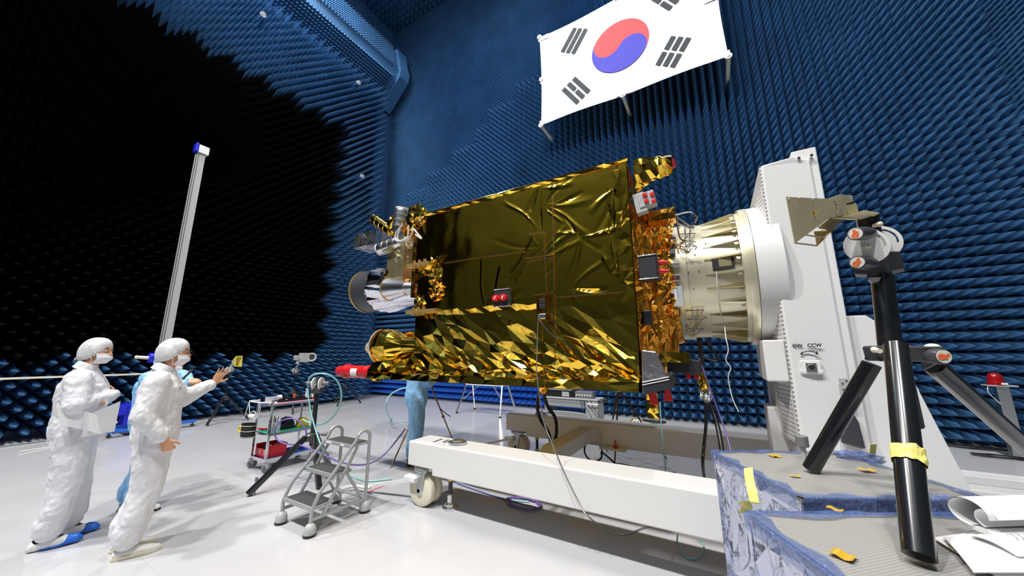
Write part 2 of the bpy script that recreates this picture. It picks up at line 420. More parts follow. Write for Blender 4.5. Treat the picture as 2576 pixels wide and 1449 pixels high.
# absorber clad duct across the head of the left wall
b = MB(); P0 = (-12.2, 12.75); P1 = (-11.25, 13.85); P2 = (-11.5, 15.35); P3 = (-12.8, 15.35)
poly = [P0, P1, (P1[0]+.05, P1[1]+.28), P2, P3]
b.prism([(x, -6.5, z) for x, z in poly], (0, 15.55, 0))
def cladding(p, q, s_, h_, y0, y1, first=0):
    d = Vector((q[0]-p[0], 0, q[1]-p[1])); L = d.length; d.normalize(); nrm = Vector((d.z, 0, -d.x))
    for k in range(first, int(L/s_)):
        for i in range(int((y1-y0)/s_)):
            pyr(b, Vector((p[0], y0+(i+.5)*s_, p[1]))+d*(k+.5)*s_, d*s_/2, Vector((0, s_/2, 0)), nrm*h_)
cladding(P0, P1, .12, .16, -2, 8.9)
cladding((P1[0]+.05, P1[1]+.28), P2, .12, .2, -2, 8.9)
struct(b.build('trim_2', 'foam_blue'))
b = MB()
b.prism([(x+dx, 9.0, z+dz) for (x, z), (dx, dz) in zip(poly, [(.05, -.1), (.2, -.05), (.2, 0), (.15, .05), (0, .05)])], (0, .5, 0))
struct(b.build('trim_3', 'foam_flat'))
# low kerb where the floor meets the left wall
b = MB(); b.prism([(-11.0, -3, 0), (-11.0, -3, .012), (-10.93, -3, .012), (-10.93, -3, 0)], (0, 4.8, 0)); struct(b.build('trim_4', 'aluminium'))

# ---------------------------------------------------------------- national flag on stand-off pegs
FY = 8.9; fl, fr_, fb, ft = -4.12, .94, 8.72, 12.02
root = thing('flag', 'large white flag with red and blue circle hung high on the blue wall', 'flag', ((fl+fr_)/2, FY, fb))
def cloth(x, z):
    u, v = (x-fl)/(fr_-fl), (z-fb)/(ft-fb)
    bottom = .035*math.sin(PI*((u*2) % 1))+.03*u; top = -.03*math.sin(PI*((u*2) % 1)); side = .05*math.sin(PI*v)*(1 if u < .5 else -1)*abs(2*u-1)**4
    return Vector((x+side, FY-.015*math.sin(u*9+v*3), z+bottom*(1-v)+top*v))
b = MB(); nu, nv = 48, 30
g = [[cloth(fl+(fr_-fl)*i/nu, fb+(ft-fb)*j/nv) for i in range(nu+1)] for j in range(nv+1)]
vs = [p for r in g for p in r]; b.add(vs+[p+Vector((0, .006, 0)) for p in vs], [])
n1 = (nu+1)*(nv+1)
for j in range(nv):
    for i in range(nu):
        q = (j*(nu+1)+i, j*(nu+1)+i+1, (j+1)*(nu+1)+i+1, (j+1)*(nu+1)+i); b.f.append(q); b.mi.append(0); b.f.append(tuple(k+n1 for k in reversed(q))); b.mi.append(0)
fcx, fcz = (fl+fr_)/2, (fb+ft)/2; R = .81; th = math.radians(33.69)
def F(x, z, d=.006): p = cloth(x, z); return Vector((x, p.y-d, z))
def patch(poly, mi, d): b.add([F(fcx+x, fcz+z, d) for x, z in poly], [tuple(range(len(poly)))], mi)
def rot2(x, z, a): return (x*math.cos(a)-z*math.sin(a), x*math.sin(a)+z*math.cos(a))
# red over blue, dividing S along the diagonal from upper left to lower right
def arc(cx, cz, r, a0, a1, n=20): return [(cx+r*math.cos(a0+(a1-a0)*k/n), cz+r*math.sin(a0+(a1-a0)*k/n)) for k in range(n+1)]
phi = -th
red = arc(0, 0, R, 0, PI, 40)+arc(-R/2, 0, R/2, PI, 2*PI)[1:]+arc(R/2, 0, R/2, PI, 0)[1:-1]
red = [rot2(x, z, phi) for x, z in red]
blue = arc(0, 0, R, PI, 2*PI, 40)+arc(R/2, 0, R/2, 0, PI)[1:]+arc(-R/2, 0, R/2, 2*PI, PI)[1:-1]
blue = [rot2(x, z, phi) for x, z in blue]
def tri_fill(poly, mi, d):
    vs_, _, fs_, _, _, _ = delaunay_2d_cdt([Vector(p) for p in poly], [], [list(range(len(poly)))], 1, 1e-5)
    b.add([F(fcx+v.x, fcz+v.y, d) for v in vs_], [tuple(f) for f in fs_], mi)
tri_fill(red, 1, .020); tri_fill(blue, 2, .020)
def trigram(ang, pattern, side):
    L_, W_ = .81, .135; gap = .07; r0 = R*1.0+R*.5
    c = Vector((math.cos(ang)*1.62, math.sin(ang)*1.62)); d = Vector((math.cos(ang), math.sin(ang))); t = Vector((-d.y, d.x))
    for k, br in enumerate(pattern):
        o = c+d*(k-1)*(W_+gap)
        segs = [(-L_/2, L_/2)] if not br else [(-L_/2, -.035), (.035, L_/2)]
        for a_, e_ in segs:
            patch([tuple(o+t*a_-d*W_/2), tuple(o+t*e_-d*W_/2), tuple(o+t*e_+d*W_/2), tuple(o+t*a_+d*W_/2)], 3, .020)
trigram(PI-th, [0, 0, 0], 0)            # upper left
trigram(-th, [1, 1, 1], 0)              # lower right
trigram(th, [1, 0, 1], 0)               # upper right
trigram(PI+th, [0, 1, 0], 0)            # lower left
b.build('cloth', ['flag_white', 'flag_red', 'flag_blue', 'flag_black'], root, smooth=60)
for x, z in [(fl, fb), ((fl+fr_)/2, fb), (fr_, fb), (fl, (fb+ft)/2), (fr_, (fb+ft)/2+.3), (fl, ft), ((fl+fr_)/2, ft), (fr_, ft)]:
    p = cloth(x, z)
    q = MB(); q.cyl((p.x, FY+.01, p.z), (p.x, YR-.02, p.z), .05, .05, 12); q.build('peg', 'cream_plastic', root, smooth=40)
    q = MB(); q.cyl((p.x, FY-.045, p.z), (p.x, FY-.01, p.z), .075, .085, 16); q.ball((p.x, FY-.05, p.z), (.04, .02, .04)); q.build('button', 'white_plastic', root, smooth=40)
    sx = 1 if x < fcx else -1; sz = 1 if z < fcz else -1
    q = MB(); q.box((p.x+sx*.14*(abs(x-fcx) > 1), FY-.014, p.z+sz*.09), (.36, .006, .16)); q.build('corner_patch', 'flag_white', root)

# small glass dome fittings on the left wall
for k, (px, py) in enumerate([(661, 38), (901, 209), (910, 444)]):
    p = atx(px, py, -11.0)
    r = thing('wall_dome', ['small glass dome high on the left wall, the uppermost of three', 'small glass dome on the left wall, middle one of three', 'small glass dome on the left wall, lowest one, near the corner'][k], 'dome', p, group='glass domes on the left wall')
    q = MB(); q.cyl(p+Vector((-.9, 0, 0)), p, .03, .03, 10); q.build('stem', 'foam_flat', r, smooth=40)
    q = MB(); q.cyl(p, p+Vector((.04, 0, 0)), .08, .08, 16); q.build('base_ring', 'light_grey', r, smooth=40)
    q = MB(); q.ball(p+Vector((.05, 0, 0)), (.06, .07, .08)); q.build('dome', 'glass_clear', r, smooth=60)
# thin white rail fixed in front of the left wall
b = MB(); b.bar((-10.9, -2.0, 1.18), (-10.9, 2.75, 1.18), .03, .035); 
for y in (-1.5, .4, 2.6): b.bar((-11.9, y, 1.18), (-10.9, y, 1.18), .03, .03)
tag(b.build('guide_rail', 'cream_plastic'), 'thin pale rail running along the left wall at waist height', 'rail')
# ================================================================ SATELLITE wrapped in gold foil
def foil(mb, O, U, V, nu, nv, amp, seed, stretch=(1, 1), shear=0.0, bias=0.0, edge=0.0, mi=0, fn=None):
    """crumpled foil panel: random points over the parallelogram O,U,V pushed along its normal and joined into creased facets"""
    R = random.Random(seed); O, U, V = Vector(O), Vector(U), Vector(V); N = U.cross(V).normalized()
    pts = []; h = []
    for j in range(nv+1):
        for i in range(nu+1):
            bd = i in (0, nu) or j in (0, nv)
            u = (i+(0 if bd else R.uniform(-.42, .42)))/nu; v = (j+(0 if bd else R.uniform(-.42, .42)))/nv
            a = amp(u, v) if callable(amp) else amp
            pts.append((u, v)); h.append((edge if bd else 1)*a*R.uniform(-1, 1)+(fn(u, v) if fn else 0))
    lu, lv = U.length, V.length
    flat = [Vector(((u*lu+shear*v*lv)*stretch[0], v*lv*stretch[1])) for u, v in pts]
    vv, _, ff, ov, _, _ = delaunay_2d_cdt(flat, [], [], 0, 1e-7)
    idx = [o[0] if o else 0 for o in ov]
    vs = [O+U*pts[k][0]+V*pts[k][1]+N*h[k] for k in idx]
    return mb.add(vs, [tuple(f) for f in ff], mi)
def streaks(mb, O, U, V, n, theta, el, amp, seed, fn=None, mi=0):
    """creased sheet whose facets run along direction theta, el times longer than wide"""
    R = random.Random(seed); O, U, V = Vector(O), Vector(U), Vector(V); N = U.cross(V).normalized(); lu, lv = U.length, V.length
    T = lambda x, y: ((x*math.cos(theta)+y*math.sin(theta))/el, -x*math.sin(theta)+y*math.cos(theta))
    pts = []; md = .75*math.sqrt(lu*lv/el/n)
    for k in range(int(lu/.14)+1): u = k/int(lu/.14)*lu; pts += [(u, 0, .3), (u, lv, .3)]
    for k in range(1, int(lv/.1)): v = k/int(lv/.1)*lv; pts += [(0, v, .3), (lu, v, .3)]
    tries = 0
    while tries < n*30 and len(pts) < n+80:
        tries += 1; x, y = R.uniform(.01, lu-.01), R.uniform(.01, lv-.01); a = T(x, y)
        dens = .55+.9*(y/lv)
        if all((a[0]-q[0])**2+(a[1]-q[1])**2 > (md*dens)**2 for q in [T(p[0], p[1]) for p in pts]): pts.append((x, y, 1))
    flat = [Vector(T(p[0], p[1])) for p in pts]; vv, _, ff, ov, _, _ = delaunay_2d_cdt(flat, [], [], 0, 1e-7)
    hs = [p[2]*(amp(p[0]/lu, p[1]/lv) if callable(amp) else amp)*R.uniform(-1, 1)+(fn(p[0]/lu, p[1]/lv) if fn else 0) for p in pts]
    idx = [o[0] if o else 0 for o in ov]
    return mb.add([O+U*(pts[k][0]/lu)+V*(pts[k][1]/lv)+N*hs[k] for k in idx], [tuple(f) for f in ff], mi)
def crumple(mb, c, size, n, seed, mi=0, sharp=.35):
    """a loose wad of foil"""
    R = random.Random(seed); bm = bmesh.new(); bmesh.ops.create_icosphere(bm, subdivisions=n, radius=1)
    for v in bm.verts:
        k = 1+R.uniform(-sharp, sharp); v.co = Vector((v.co.x*size[0]*k, v.co.y*size[1]*k, v.co.z*size[2]*k))+Vector(c)
    bm.verts.ensure_lookup_table()
    mb.add([v.co.copy() for v in bm.verts], [tuple(x.index for x in f.verts) for f in bm.faces], mi); bm.free(); return mb
def foilbox(mb, x0, x1, y0, y1, z0, z1, cell, amp, seed, mi=0):
    nx, ny, nz = max(2, int((x1-x0)/cell)), max(2, int((y1-y0)/cell)), max(2, int((z1-z0)/cell))
    foil(mb, (x0, y0, z0), (x1-x0, 0, 0), (0, 0, z1-z0), nx, nz, amp, seed, mi=mi)
    foil(mb, (x1, y1, z0), (x0-x1, 0, 0), (0, 0, z1-z0), nx, nz, amp, seed+1, mi=mi)
    foil(mb, (x1, y0, z0), (0, y1-y0, 0), (0, 0, z1-z0), ny, nz, amp, seed+2, mi=mi)
    foil(mb, (x0, y1, z0), (0, y0-y1, 0), (0, 0, z1-z0), ny, nz, amp, seed+3, mi=mi)
    foil(mb, (x0, y0, z1), (x1-x0, 0, 0), (0, y1-y0, 0), nx, ny, amp, seed+4, mi=mi)
    foil(mb, (x0, y1, z0), (x1-x0, 0, 0), (0, y0-y1, 0), nx, ny, amp, seed+5, mi=mi)
SX0, SX1, SY0, SY1, SZ0, SZ1 = -3.30, -.585, 3.2, 5.15, 1.30, 3.46
sat = thing('satellite', 'large box satellite wrapped in crinkled gold foil, held out sideways by the white positioner', 'satellite', ((SX0+SX1)/2, 4.2, SZ0))
ZM = 2.07
def folds(mb, O, U, V, nu, nv, f):
    """dense sheet following a height function f(u, v) in metres"""
    O, U, V = Vector(O), Vector(U), Vector(V); N = U.cross(V).normalized()
    vs = [O+U*(i/nu)+V*(j/nv)+N*f(i/nu, j/nv) for j in range(nv+1) for i in range(nu+1)]
    return mb.add(vs, [(j*(nu+1)+i, j*(nu+1)+i+1, (j+1)*(nu+1)+i+1, (j+1)*(nu+1)+i) for j in range(nv) for i in range(nu)])
def fan(creases, base):
    """long creases radiating from pinned points: (u, v, angle, length, height, width) in panel metres"""
    def f(x, y):
        h = base(x, y)
        for cx, cy, a, L, A, W in creases:
            dx, dy = x-cx, y-cy; t = dx*math.cos(a)+dy*math.sin(a); s_ = -dx*math.sin(a)+dy*math.cos(a)
            if 0 < t < L:
                w_ = W*(.25+.75*t/L); k = abs(s_+.02*math.sin(t*9+a*5))/w_
                if k < 1: h += A*(1-k)*math.sin(PI*min(1, t/L))**.7
        return h
    return f
xm = -1.49; hA = SZ1-ZM
def undul(sd): 
    return lambda x, y: .010*noise.noise(Vector((x*1.6+sd, y*1.6, sd)))+.0035*noise.noise(Vector((x*5+sd, y*3.5, 2*sd)))
R_ = random.Random(77)
def creases(W_, H_, n, pins, amp=.012):
    out = []
    for _ in range(n):
        px_, py_ = R_.choice(pins); a = R_.uniform(-PI, PI); out.append((px_*W_, py_*H_, a, R_.uniform(.25, .7), R_.choice((-1, 1))*R_.uniform(.3, 1)*amp, R_.uniform(.02, .06)))
    return out
wA, wB = xm-SX0, SX1-.13-xm
fA = fan(creases(wA, hA, 34, [(1, .98), (0, 1), (.03, .45), (1, .45), (.6, 0), (.98, .62), (0, .1)]), undul(3))
fB = fan(creases(wB, hA, 44, [(0, .95), (.05, .8), (1, .8), (1, .45), (0, .4), (.4, .12), (.9, .2), (.55, .5)], .015), undul(9))
b = MB(); folds(b, (SX0, SY0, ZM), (wA, 0, 0), (0, 0, hA), 180, 120, lambda u, v: fA(u*wA, v*hA)*min(1, 12*v, 12*(1-v))); b.build('front_blanket', 'gold_foil', sat, smooth=30)
b = MB(); folds(b, (xm, SY0, ZM), (wB, 0, 0), (0, 0, hA), 110, 130, lambda u, v: fB(u*wB, v*hA)*min(1, 12*v, 12*(1-v))); b.build('front_blanket', 'gold_foil', sat, smooth=30)
b = MB(); foil(b, (SX1-.13, SY0, ZM), (.13, 0, 0), (0, 0, SZ1-ZM), 3, 16, .012, 13, edge=.3); b.build('edge_strip', 'gold_foil', sat)
b = MB()
LO = lambda u, v: .014+.045*(1-v)**1.5
streaks(b, (SX0, SY0, 1.38), (xm-SX0, .0, 0), (0, 0, ZM-1.38), 80, -.5, 3.0, LO, 21, fn=lambda u, v: .045*(1-v)**2)
streaks(b, (xm, SY0, 1.38), (SX1-xm, .0, 0), (0, 0, ZM-1.38), 48, -.6, 3.0, LO, 26, fn=lambda u, v: .045*(1-v)**2)
b.build('lower_blanket', 'gold_crumple', sat)
# bottom roll and flange that runs past the body to the left
b = MB()
foil(b, (-4.05, 3.10, 1.29), (3.46, 0, 0), (0, .02, .08), 22, 2, .014, 31, edge=.3)
foil(b, (-4.05, 3.12, 1.362), (3.46, 0, 0), (0, .07, .07), 26, 2, .024, 32, edge=.5)
foil(b, (-3.36, 5.2, 1.29), (2.77, 0, 0), (0, -2.1, 0), 24, 16, .015, 33, edge=.3)
foil(b, (-4.05, 3.58, 1.29), (.70, 0, 0), (0, -.48, 0), 7, 5, .012, 36, edge=.3)
foil(b, (-3.36, 3.58, 1.30), (-.69, 0, 0), (0, 0, .12), 6, 2, .012, 37, edge=.3)
foil(b, (-4.05, 3.10, 1.29), (0, .03, .13), (0, .46, 0), 3, 5, .012, 34)
b.build('bottom_flange', 'gold_crumple', sat)
b = MB()
foilbox(b, SX0, SX1, SY0+.03, SY1, SZ0+.02, SZ1-.01, .16, .014, 41); b.build('body', 'gold_crumple', sat)
# rolled top edge
b = MB(); b.tube([(SX0+2.72*i/24, SY0-.008, SZ1+.004*math.sin(i*2.1)) for i in range(25)], .012, 6, smooth=0)
b.build('top_hem', 'gold_crumple', sat)
# seams and tape runs on the front
def seam(p, q, name='seam', w_=.010, m='gold_tape', Y=SY0-.018):
    a = aty(p[0], p[1], Y); c = aty(q[0], q[1], Y); k = MB(); k.bar(a, c, .004, w_, (0, 0, 1)); k.build(name, m, sat)
for p, q in [((1112, 661), (1322, 632)), ((1330, 588), (1368, 582)), ((1322, 650), (1390, 640)), ((1395, 748), (1568, 734)), ((1322, 660), (1388, 648)), ((1368, 580), (1375, 745)), ((1390, 490), (1397, 930)), ((1340, 742), (1395, 735)), ((1560, 676), (1608, 673))]: seam(p, q)
def ripple(x0, y0, x1, y1, seed, k=7, Y=SY0-.02, w_=.045):
    """ragged strip of lifted foil between two pixels"""
    R = random.Random(seed); a, c = aty(x0, y0, Y), aty(x1, y1, Y); m_ = MB(); vs = []
    for i in range(k+1):
        p = a.lerp(c, i/k); vs += [p+Vector((R.uniform(-.01, .01), R.uniform(-.03, .0), w_*R.uniform(.2, 1))), p+Vector((R.uniform(-.01, .01), R.uniform(-.0, .01), -w_*R.uniform(.2, .8)))]
    m_.add(vs, [(2*i, 2*i+1, 2*i+3, 2*i+2) for i in range(k)]); m_.build('lifted_foil', 'gold_crumple', sat)
ripple(1100, 788, 1350, 770, 3, 16); ripple(1065, 545, 1580, 402, 5, 34, SY0-.012, .02); ripple(1050, 700, 1120, 640, 6, 7); ripple(1560, 560, 1600, 450, 8, 9)
ripple(1160, 945, 1600, 905, 9, 26, w_=.05)
# small black box with two red caps, and the upright sensor slot by the seam
def unit(name, px, py, w_, h_, d_, m, Y=SY0, bev=.006):
    c = aty(px, py, Y-d_); k = MB(); k.box((c.x, Y-d_/2, c.z), (w_, d_, h_)); return k.build(name, m, sat, bevel=bev), c
o_, c = unit('sensor_box', 1263, 749, .21, .19, .05, 'black_cloth')
k = MB(); k.tube([(c.x-.105, c.y-.004, c.z+.095), (c.x+.105, c.y-.004, c.z+.095), (c.x+.105, c.y-.004, c.z-.095), (c.x-.105, c.y-.004, c.z-.095), (c.x-.105, c.y-.004, c.z+.095)], .006, 6, smooth=0); k.build('edging', 'silver_foil', sat)
for s_ in (-.052, .045):
    k = MB(); k.lathe((c.x+s_-.02, c.y, c.z+.0), (0, -1, 0), [(0, .038), (.03, .036), (.035, .02)], 20, sx=1.25); k.build('red_cap', 'red_plastic', sat, smooth=40)
    k = MB(); k.box((c.x+s_-.02, c.y-.036, c.z), (.012, .003, .035), (0, .5, 0)); k.build('cap_label', 'white_plastic', sat)
for py in (757, 770, 795): o_, c = unit('slot_unit', 1365, py, .085, .05, .05, ['black_matte', 'black_matte', 'aluminium'][(757, 770, 795).index(py)])
k = MB(); c = aty(1365, 775, SY0-.03)
for s_ in (-1, 1): k.box((c.x+s_*.05, c.y, c.z), (.012, .06, .26))
k.build('slot_frame', 'orange_foil', sat)
# ---- payload end, left
X = SX0
b = MB(); b.bb(X-.10, X-.005, 3.35, 5.1, 2.68, 3.38); b.build('payload_deck', 'black_matte', sat)
b = MB(); foil(b, (X-.17, 3.25, 2.35), (.07, 0, 0), (0, 0, 1.0), 2, 14, .01, 51); foil(b, (X-.17, 4.9, 2.35), (0, -1.65, 0), (0, 0, 1.0), 10, 9, .02, 52); b.build('deck_edge', 'orange_foil', sat)
# large dark telescope baffle with gold rim, silver wrap behind it
by, bz, R0 = 3.95, 2.70, .365
b = MB(); b.lathe((-5.28, by, bz), (1, 0, 0), [(.0, R0-.03), (0, R0), (.42, R0*.98), (.42, R0-.05)], 48); b.lathe((-5.27, by, bz), (1, 0, 0), [(0.02, R0-.02), (.4, R0-.06)], 48); baffle = b.build('telescope_baffle', 'dark_grey', sat, smooth=40)
b = MB(); b.lathe((-5.30, by, bz), (1, 0, 0), [(0, R0-.03), (0, R0+.014), (.03, R0+.014), (.03, R0-.03)], 48, closed=True); b.build('rim', 'brass', baffle, smooth=40)
b = MB(); R_ = random.Random(4)
b.lathe((-4.90, by, bz), (1, 0, 0), [(0, R0+.005), (.06, R0+.03), (.3, R0+.01), (.55, R0-.02), (1.6, R0-.06)], 40)
vs = [(Vector(v)+Vector((0, R_.uniform(-.022, .022), R_.uniform(-.022, .022)))) for v in b.v]; b.v = [tuple(v) for v in vs]; b.build('silver_wrap', 'silver_foil', sat)
b = MB(); b.box((-4.62, by-R0-.03, bz+.03), (.30, .004, .07)); b.box((-4.45, by-R0-.03, bz+.02), (.07, .004, .33)); b.build('black_strap', 'black_matte', sat)
# star tracker cone beside it
cy, cz = 3.33, 2.515
b = MB(); b.lathe((-3.98, cy, cz+.01), (1, 0, -.06), [(0, .150), (.0, .162), (.02, .160), (.34, .095), (.36, .10), (.37, .088), (.62, .05)], 40); cone = b.build('tracker_cone', 'aluminium', sat, smooth=35)
b = MB(); b.lathe((-3.99, cy, cz+.01), (1, 0, -.06), [(0, .145), (0, .168), (.018, .168), (.018, .145)], 40, closed=True); b.build('cone_rim', 'brass', cone, smooth=30)
b = MB(); b.box((-3.3, cy, cz-.04), (.10, .12, .13)); b.box((-3.24, cy-.02, cz-.08), (.03, .14, .16)); b.build('cone_bracket', 'white_plastic', sat, bevel=.008)
# silver capped cylinders and gold tube on the upper corner
def can(p, q, r, m, name='sensor_tube', cap='white_plastic', Y=3.35, rings=3):
    a, c = Vector(p), Vector(q); L = (c-a).length
    k = MB(); pr = [(0, r*.9), (.02, r)]
    for i in range(rings): t = L*(i+1)/(rings+1); pr += [(t-.012, r), (t-.008, r*1.07), (t+.008, r*1.07), (t+.012, r*.97)]
    pr += [(L, r*.85)]; k.lathe(a, c-a, pr, 28); o = k.build(name, m, sat, smooth=35)
    k = MB(); k.lathe(a, a-c, [(-.004, r*.98), (.012, r*.98), (.012, .001)], 28); k.build('end_cap', cap, o, smooth=35)
can(aty(1013, 527, 3.35), aty(1003, 585, 3.35), .105, 'aluminium')
can(aty(955, 628, 3.35), aty(1010, 608, 3.4), .095, 'aluminium')
can(aty(942, 552, 3.5), aty(985, 582, 3.5), .085, 'gold_crumple', cap='gold_crumple')
can(aty(968, 572, 3.6), aty(1000, 600, 3.6), .06, 'silver_foil', cap='black_matte')
b = MB(); a = aty(915, 610, 3.7); foilbox(b, a.x-.05, a.x+.5, 3.55, 3.9, a.z-.14, a.z+.10, .1, .02, 61); b.build('silver_hood', 'silver_soft', sat)
for k_, (px, py, s_, m_) in enumerate([(1048, 545, .16, 'gold_crumple'), (1030, 575, .13, 'orange_foil'), (1068, 560, .10, 'orange_foil'), (990, 565, .12, 'gold_crumple'), (1005, 650, .16, 'alodine_dark'), (985, 690, .12, 'orange_foil'), (1005, 672, .11, 'silver_foil'), (1018, 720, .10, 'orange_foil'), (1100, 690, .14, 'gold_crumple'), (1105, 735, .14, 'orange_foil'), (1095, 665, .10, 'gold_crumple'), (1062, 765, .12, 'gold_crumple'), (1020, 610, .12, 'alodine')]):
    b = MB(); c = aty(px, py, 3.24 if px > 1045 else 3.45); crumple(b, c, (s_, s_*.6, s_*1.1), 3, 70+k_, sharp=.22); b.build('foil_wad', m_, sat)
b = MB(); c = aty(1010, 660, 3.5); b.box(c, (.35, .25, .55)); b.box(c+Vector((-.1, -.15, .2)), (.18, .1, .1)); b.build('sensor_mount', 'alodine_dark', sat, bevel=.01)
for pts in [[(1062, 552), (1030, 560), (1025, 595), (1000, 607), (995, 590), (1012, 565)], [(1068, 556), (1042, 556), (1036, 590), (1012, 606), (1000, 600), (1006, 575)], [(1045, 590), (1060, 600), (1040, 575)]]:
    b = MB(); b.tube([aty(x, y, 3.2) for x, y in pts], .011, 6); b.build('harness', 'cable_white', sat, smooth=60)
# gold brackets reaching left at mid height and by the lower seam
for px0, px1, py in [(1030, 1102, 787), (1033, 1085, 672)]:
    a, c = aty(px0, py, 3.15), aty(px1, py-2, 3.15); b = MB(); b.bb(a.x, c.x, 3.08, 3.2, a.z-.02, a.z+.02)
    for i in range(3): b.bb(a.x+.12+i*.09, a.x+.15+i*.09, 3.07, 3.1, a.z-.05, a.z+.05)
    b.build('bracket', 'brass', sat, bevel=.004)
# gold dish feed with silver rim and nozzle, lower left
dz, dy = 1.70, 3.27
ax = Vector((1, .0, .02))
b = MB(); b.lathe((-3.92, dy, dz), ax, [(0, .232), (.04, .240), (.09, .240), (.22, .215), (.33, .165), (.42, .115), (.64, .09)], 30)
R_ = random.Random(8); b.v = [tuple(Vector(v)+Vector((0, R_.uniform(-.007, .007), R_.uniform(-.007, .007)))) for v in b.v]
b.build('feed_cone', 'gold_crumple', sat)
b = MB(); b.lathe((-3.98, dy, dz), ax, [(0, .10), (-.0, .225), (.02, .248), (.06, .248), (.06, .2)], 48); b.lathe((-3.95, dy, dz), -ax, [(0, .19), (.06, .11), (.09, .07), (.24, .062), (.25, .078), (.29, .078), (.29, .06)], 40); b.build('feed_ring', 'alodine', sat, smooth=35)
b = MB(); b.lathe((-3.925, dy, dz), ax, [(0, .236), (0, .250), (.02, .252), (.02, .236)], 48, closed=True); b.build('ring_band', 'orange_foil', sat)
# gold shroud that joins the dish to the flange
b = MB(); foil(b, (-4.0, 3.08, 1.37), (.72, .02, 0), (0.06, .10, .17), 7, 3, .035, 81, edge=.6, fn=lambda u, v: .02); foil(b, (-3.95, 3.42, 1.40), (.66, 0, 0), (.25, .0, .5), 6, 5, .03, 82, edge=.5); b.build('shroud', 'gold_crumple', sat)
# red protective nose at the end of the flange
b = MB(); p = Vector((-4.05, 3.24, 1.36)); d = Vector((-1, 0, .0))
b.lathe(p, d, [(0, .085), (.02, .10), (.10, .085), (.13, .095), (.16, .085), (.55, .088), (.56, .10), (.62, .10), (.64, .085), (.78, .075), (.79, .05)], 28); nose = b.build('red_nose', 'red_plastic', sat, smooth=35)
b = MB(); 
for a0 in (PI-.55,):
    n_ = 8; vs = []
    for i in range(n_+1):
        a = a0+1.25*i/n_
        for x in (.28, .42): vs.append(p+d*x+Vector((0, math.cos(a)*.0905, math.sin(a)*.0905)))
    b.add(vs, [(2*i, 2*i+1, 2*i+3, 2*i+2) for i in range(n_)])
b.build('nose_label', 'white_plastic', nose)
b = MB(); foil(b, (-4.1, 3.2, 1.25), (.25, 0, 0), (0, 0, .2), 4, 4, .02, 91); crumple(b, (-4.02, 3.25, 1.34), (.12, .09, .09), 3, 92, sharp=.2); b.build('nose_collar', 'gold_crumple', sat)
# ---- adapter end, right
b = MB()
def skirt(x0, r0, x1, r1, n, m, seed, amp):
    R = random.Random(seed); vs = []
    for j in range(m+1):
        for i in range(n):
            a = 2*PI*(i+.5*(j % 2))/n; t = j/m; rr = r0+(r1-r0)*t+R.uniform(-amp, amp)
            vs.append((x0+(x1-x0)*t+R.uniform(-amp, amp)*.5, 4.2+rr*math.cos(a), 2.38+rr*math.sin(a)))
    b.add(vs, [(j*n+i, j*n+(i+1) % n, (j+1)*n+i) if True else 0 for j in range(m) for i in range(n)]+[(j*n+(i+1) % n, (j+1)*n+(i+1) % n, (j+1)*n+i) for j in range(m) for i in range(n)])
skirt(SX1-.02, .80, -.28, .64, 80, 7, 5, .022); b.build('rear_skirt', 'orange_foil', sat)
b = MB(); foil(b, (SX1+.005, SY0+.02, 1.35), (0, 1.9, 0), (0, 0, 2.08), 16, 16, .03, 101); b.build('rear_blanket', 'orange_foil', sat)
b = MB(); foil(b, (SX1-.02, SY0+.04, 1.62), (.30, .45, 0), (0, 0, .98), 8, 20, .025, 102, (1, .5)); foil(b, (SX1-.01, SY0+.08, 2.5), (.28, .5, 0), (0, 0, .55), 7, 9, .03, 103, (1, .5)); b.build('side_skirt', 'orange_foil', sat)
# gold arm with red cap at the upper corner
a, c = aty(1600, 440, 3.3), aty(1690, 412, 3.3); b = MB()
n_ = 9; R_ = random.Random(12); rings = []
for j in range(10):
    t = j/9; p = a.lerp(c, t); h_ = .165-.085*t; vs = []
    rings.append([(p+Vector((R_.uniform(-.01, .01), math.cos(2*PI*i/n_)*.10+R_.uniform(-.015, .015), math.sin(2*PI*i/n_)*h_+R_.uniform(-.015, .015)))) for i in range(n_)])
vs = [v for r_ in rings for v in r_]; b.add(vs, [(j*n_+i, j*n_+(i+1) % n_, (j+1)*n_+(i+1) % n_, (j+1)*n_+i) for j in range(9) for i in range(n_)]+[tuple(range(n_)), tuple(range(9*n_, 10*n_))]); b.build('foil_arm', 'gold_crumple', sat)
b = MB(); b.lathe(c+Vector((-.01, 0, 0)), (1, -.3, .1), [(0, .05), (.03, .048), (.035, .02)], 20); b.build('red_cap', 'red_plastic', sat, smooth=40)
# connector block
c = aty(1628, 505, 3.28); b = MB(); b.box(c, (.15, .1, .14), (0, -.15, 0)); b.box(c+Vector((-.06, 0, -.02)), (.1, .08, .2), (0, -.15, 0)); b.build('connector_block', 'light_grey', sat, bevel=.006)
for dx, dz_ in [(-.01, .04), (.055, .03), (.0, -.025), (.065, -.04)]:
    b = MB(); b.box(c+Vector((dx, -.055, dz_)), (.04, .02, .035), (0, -.15, 0)); b.build('red_connector', 'red_plastic', sat, bevel=.003)
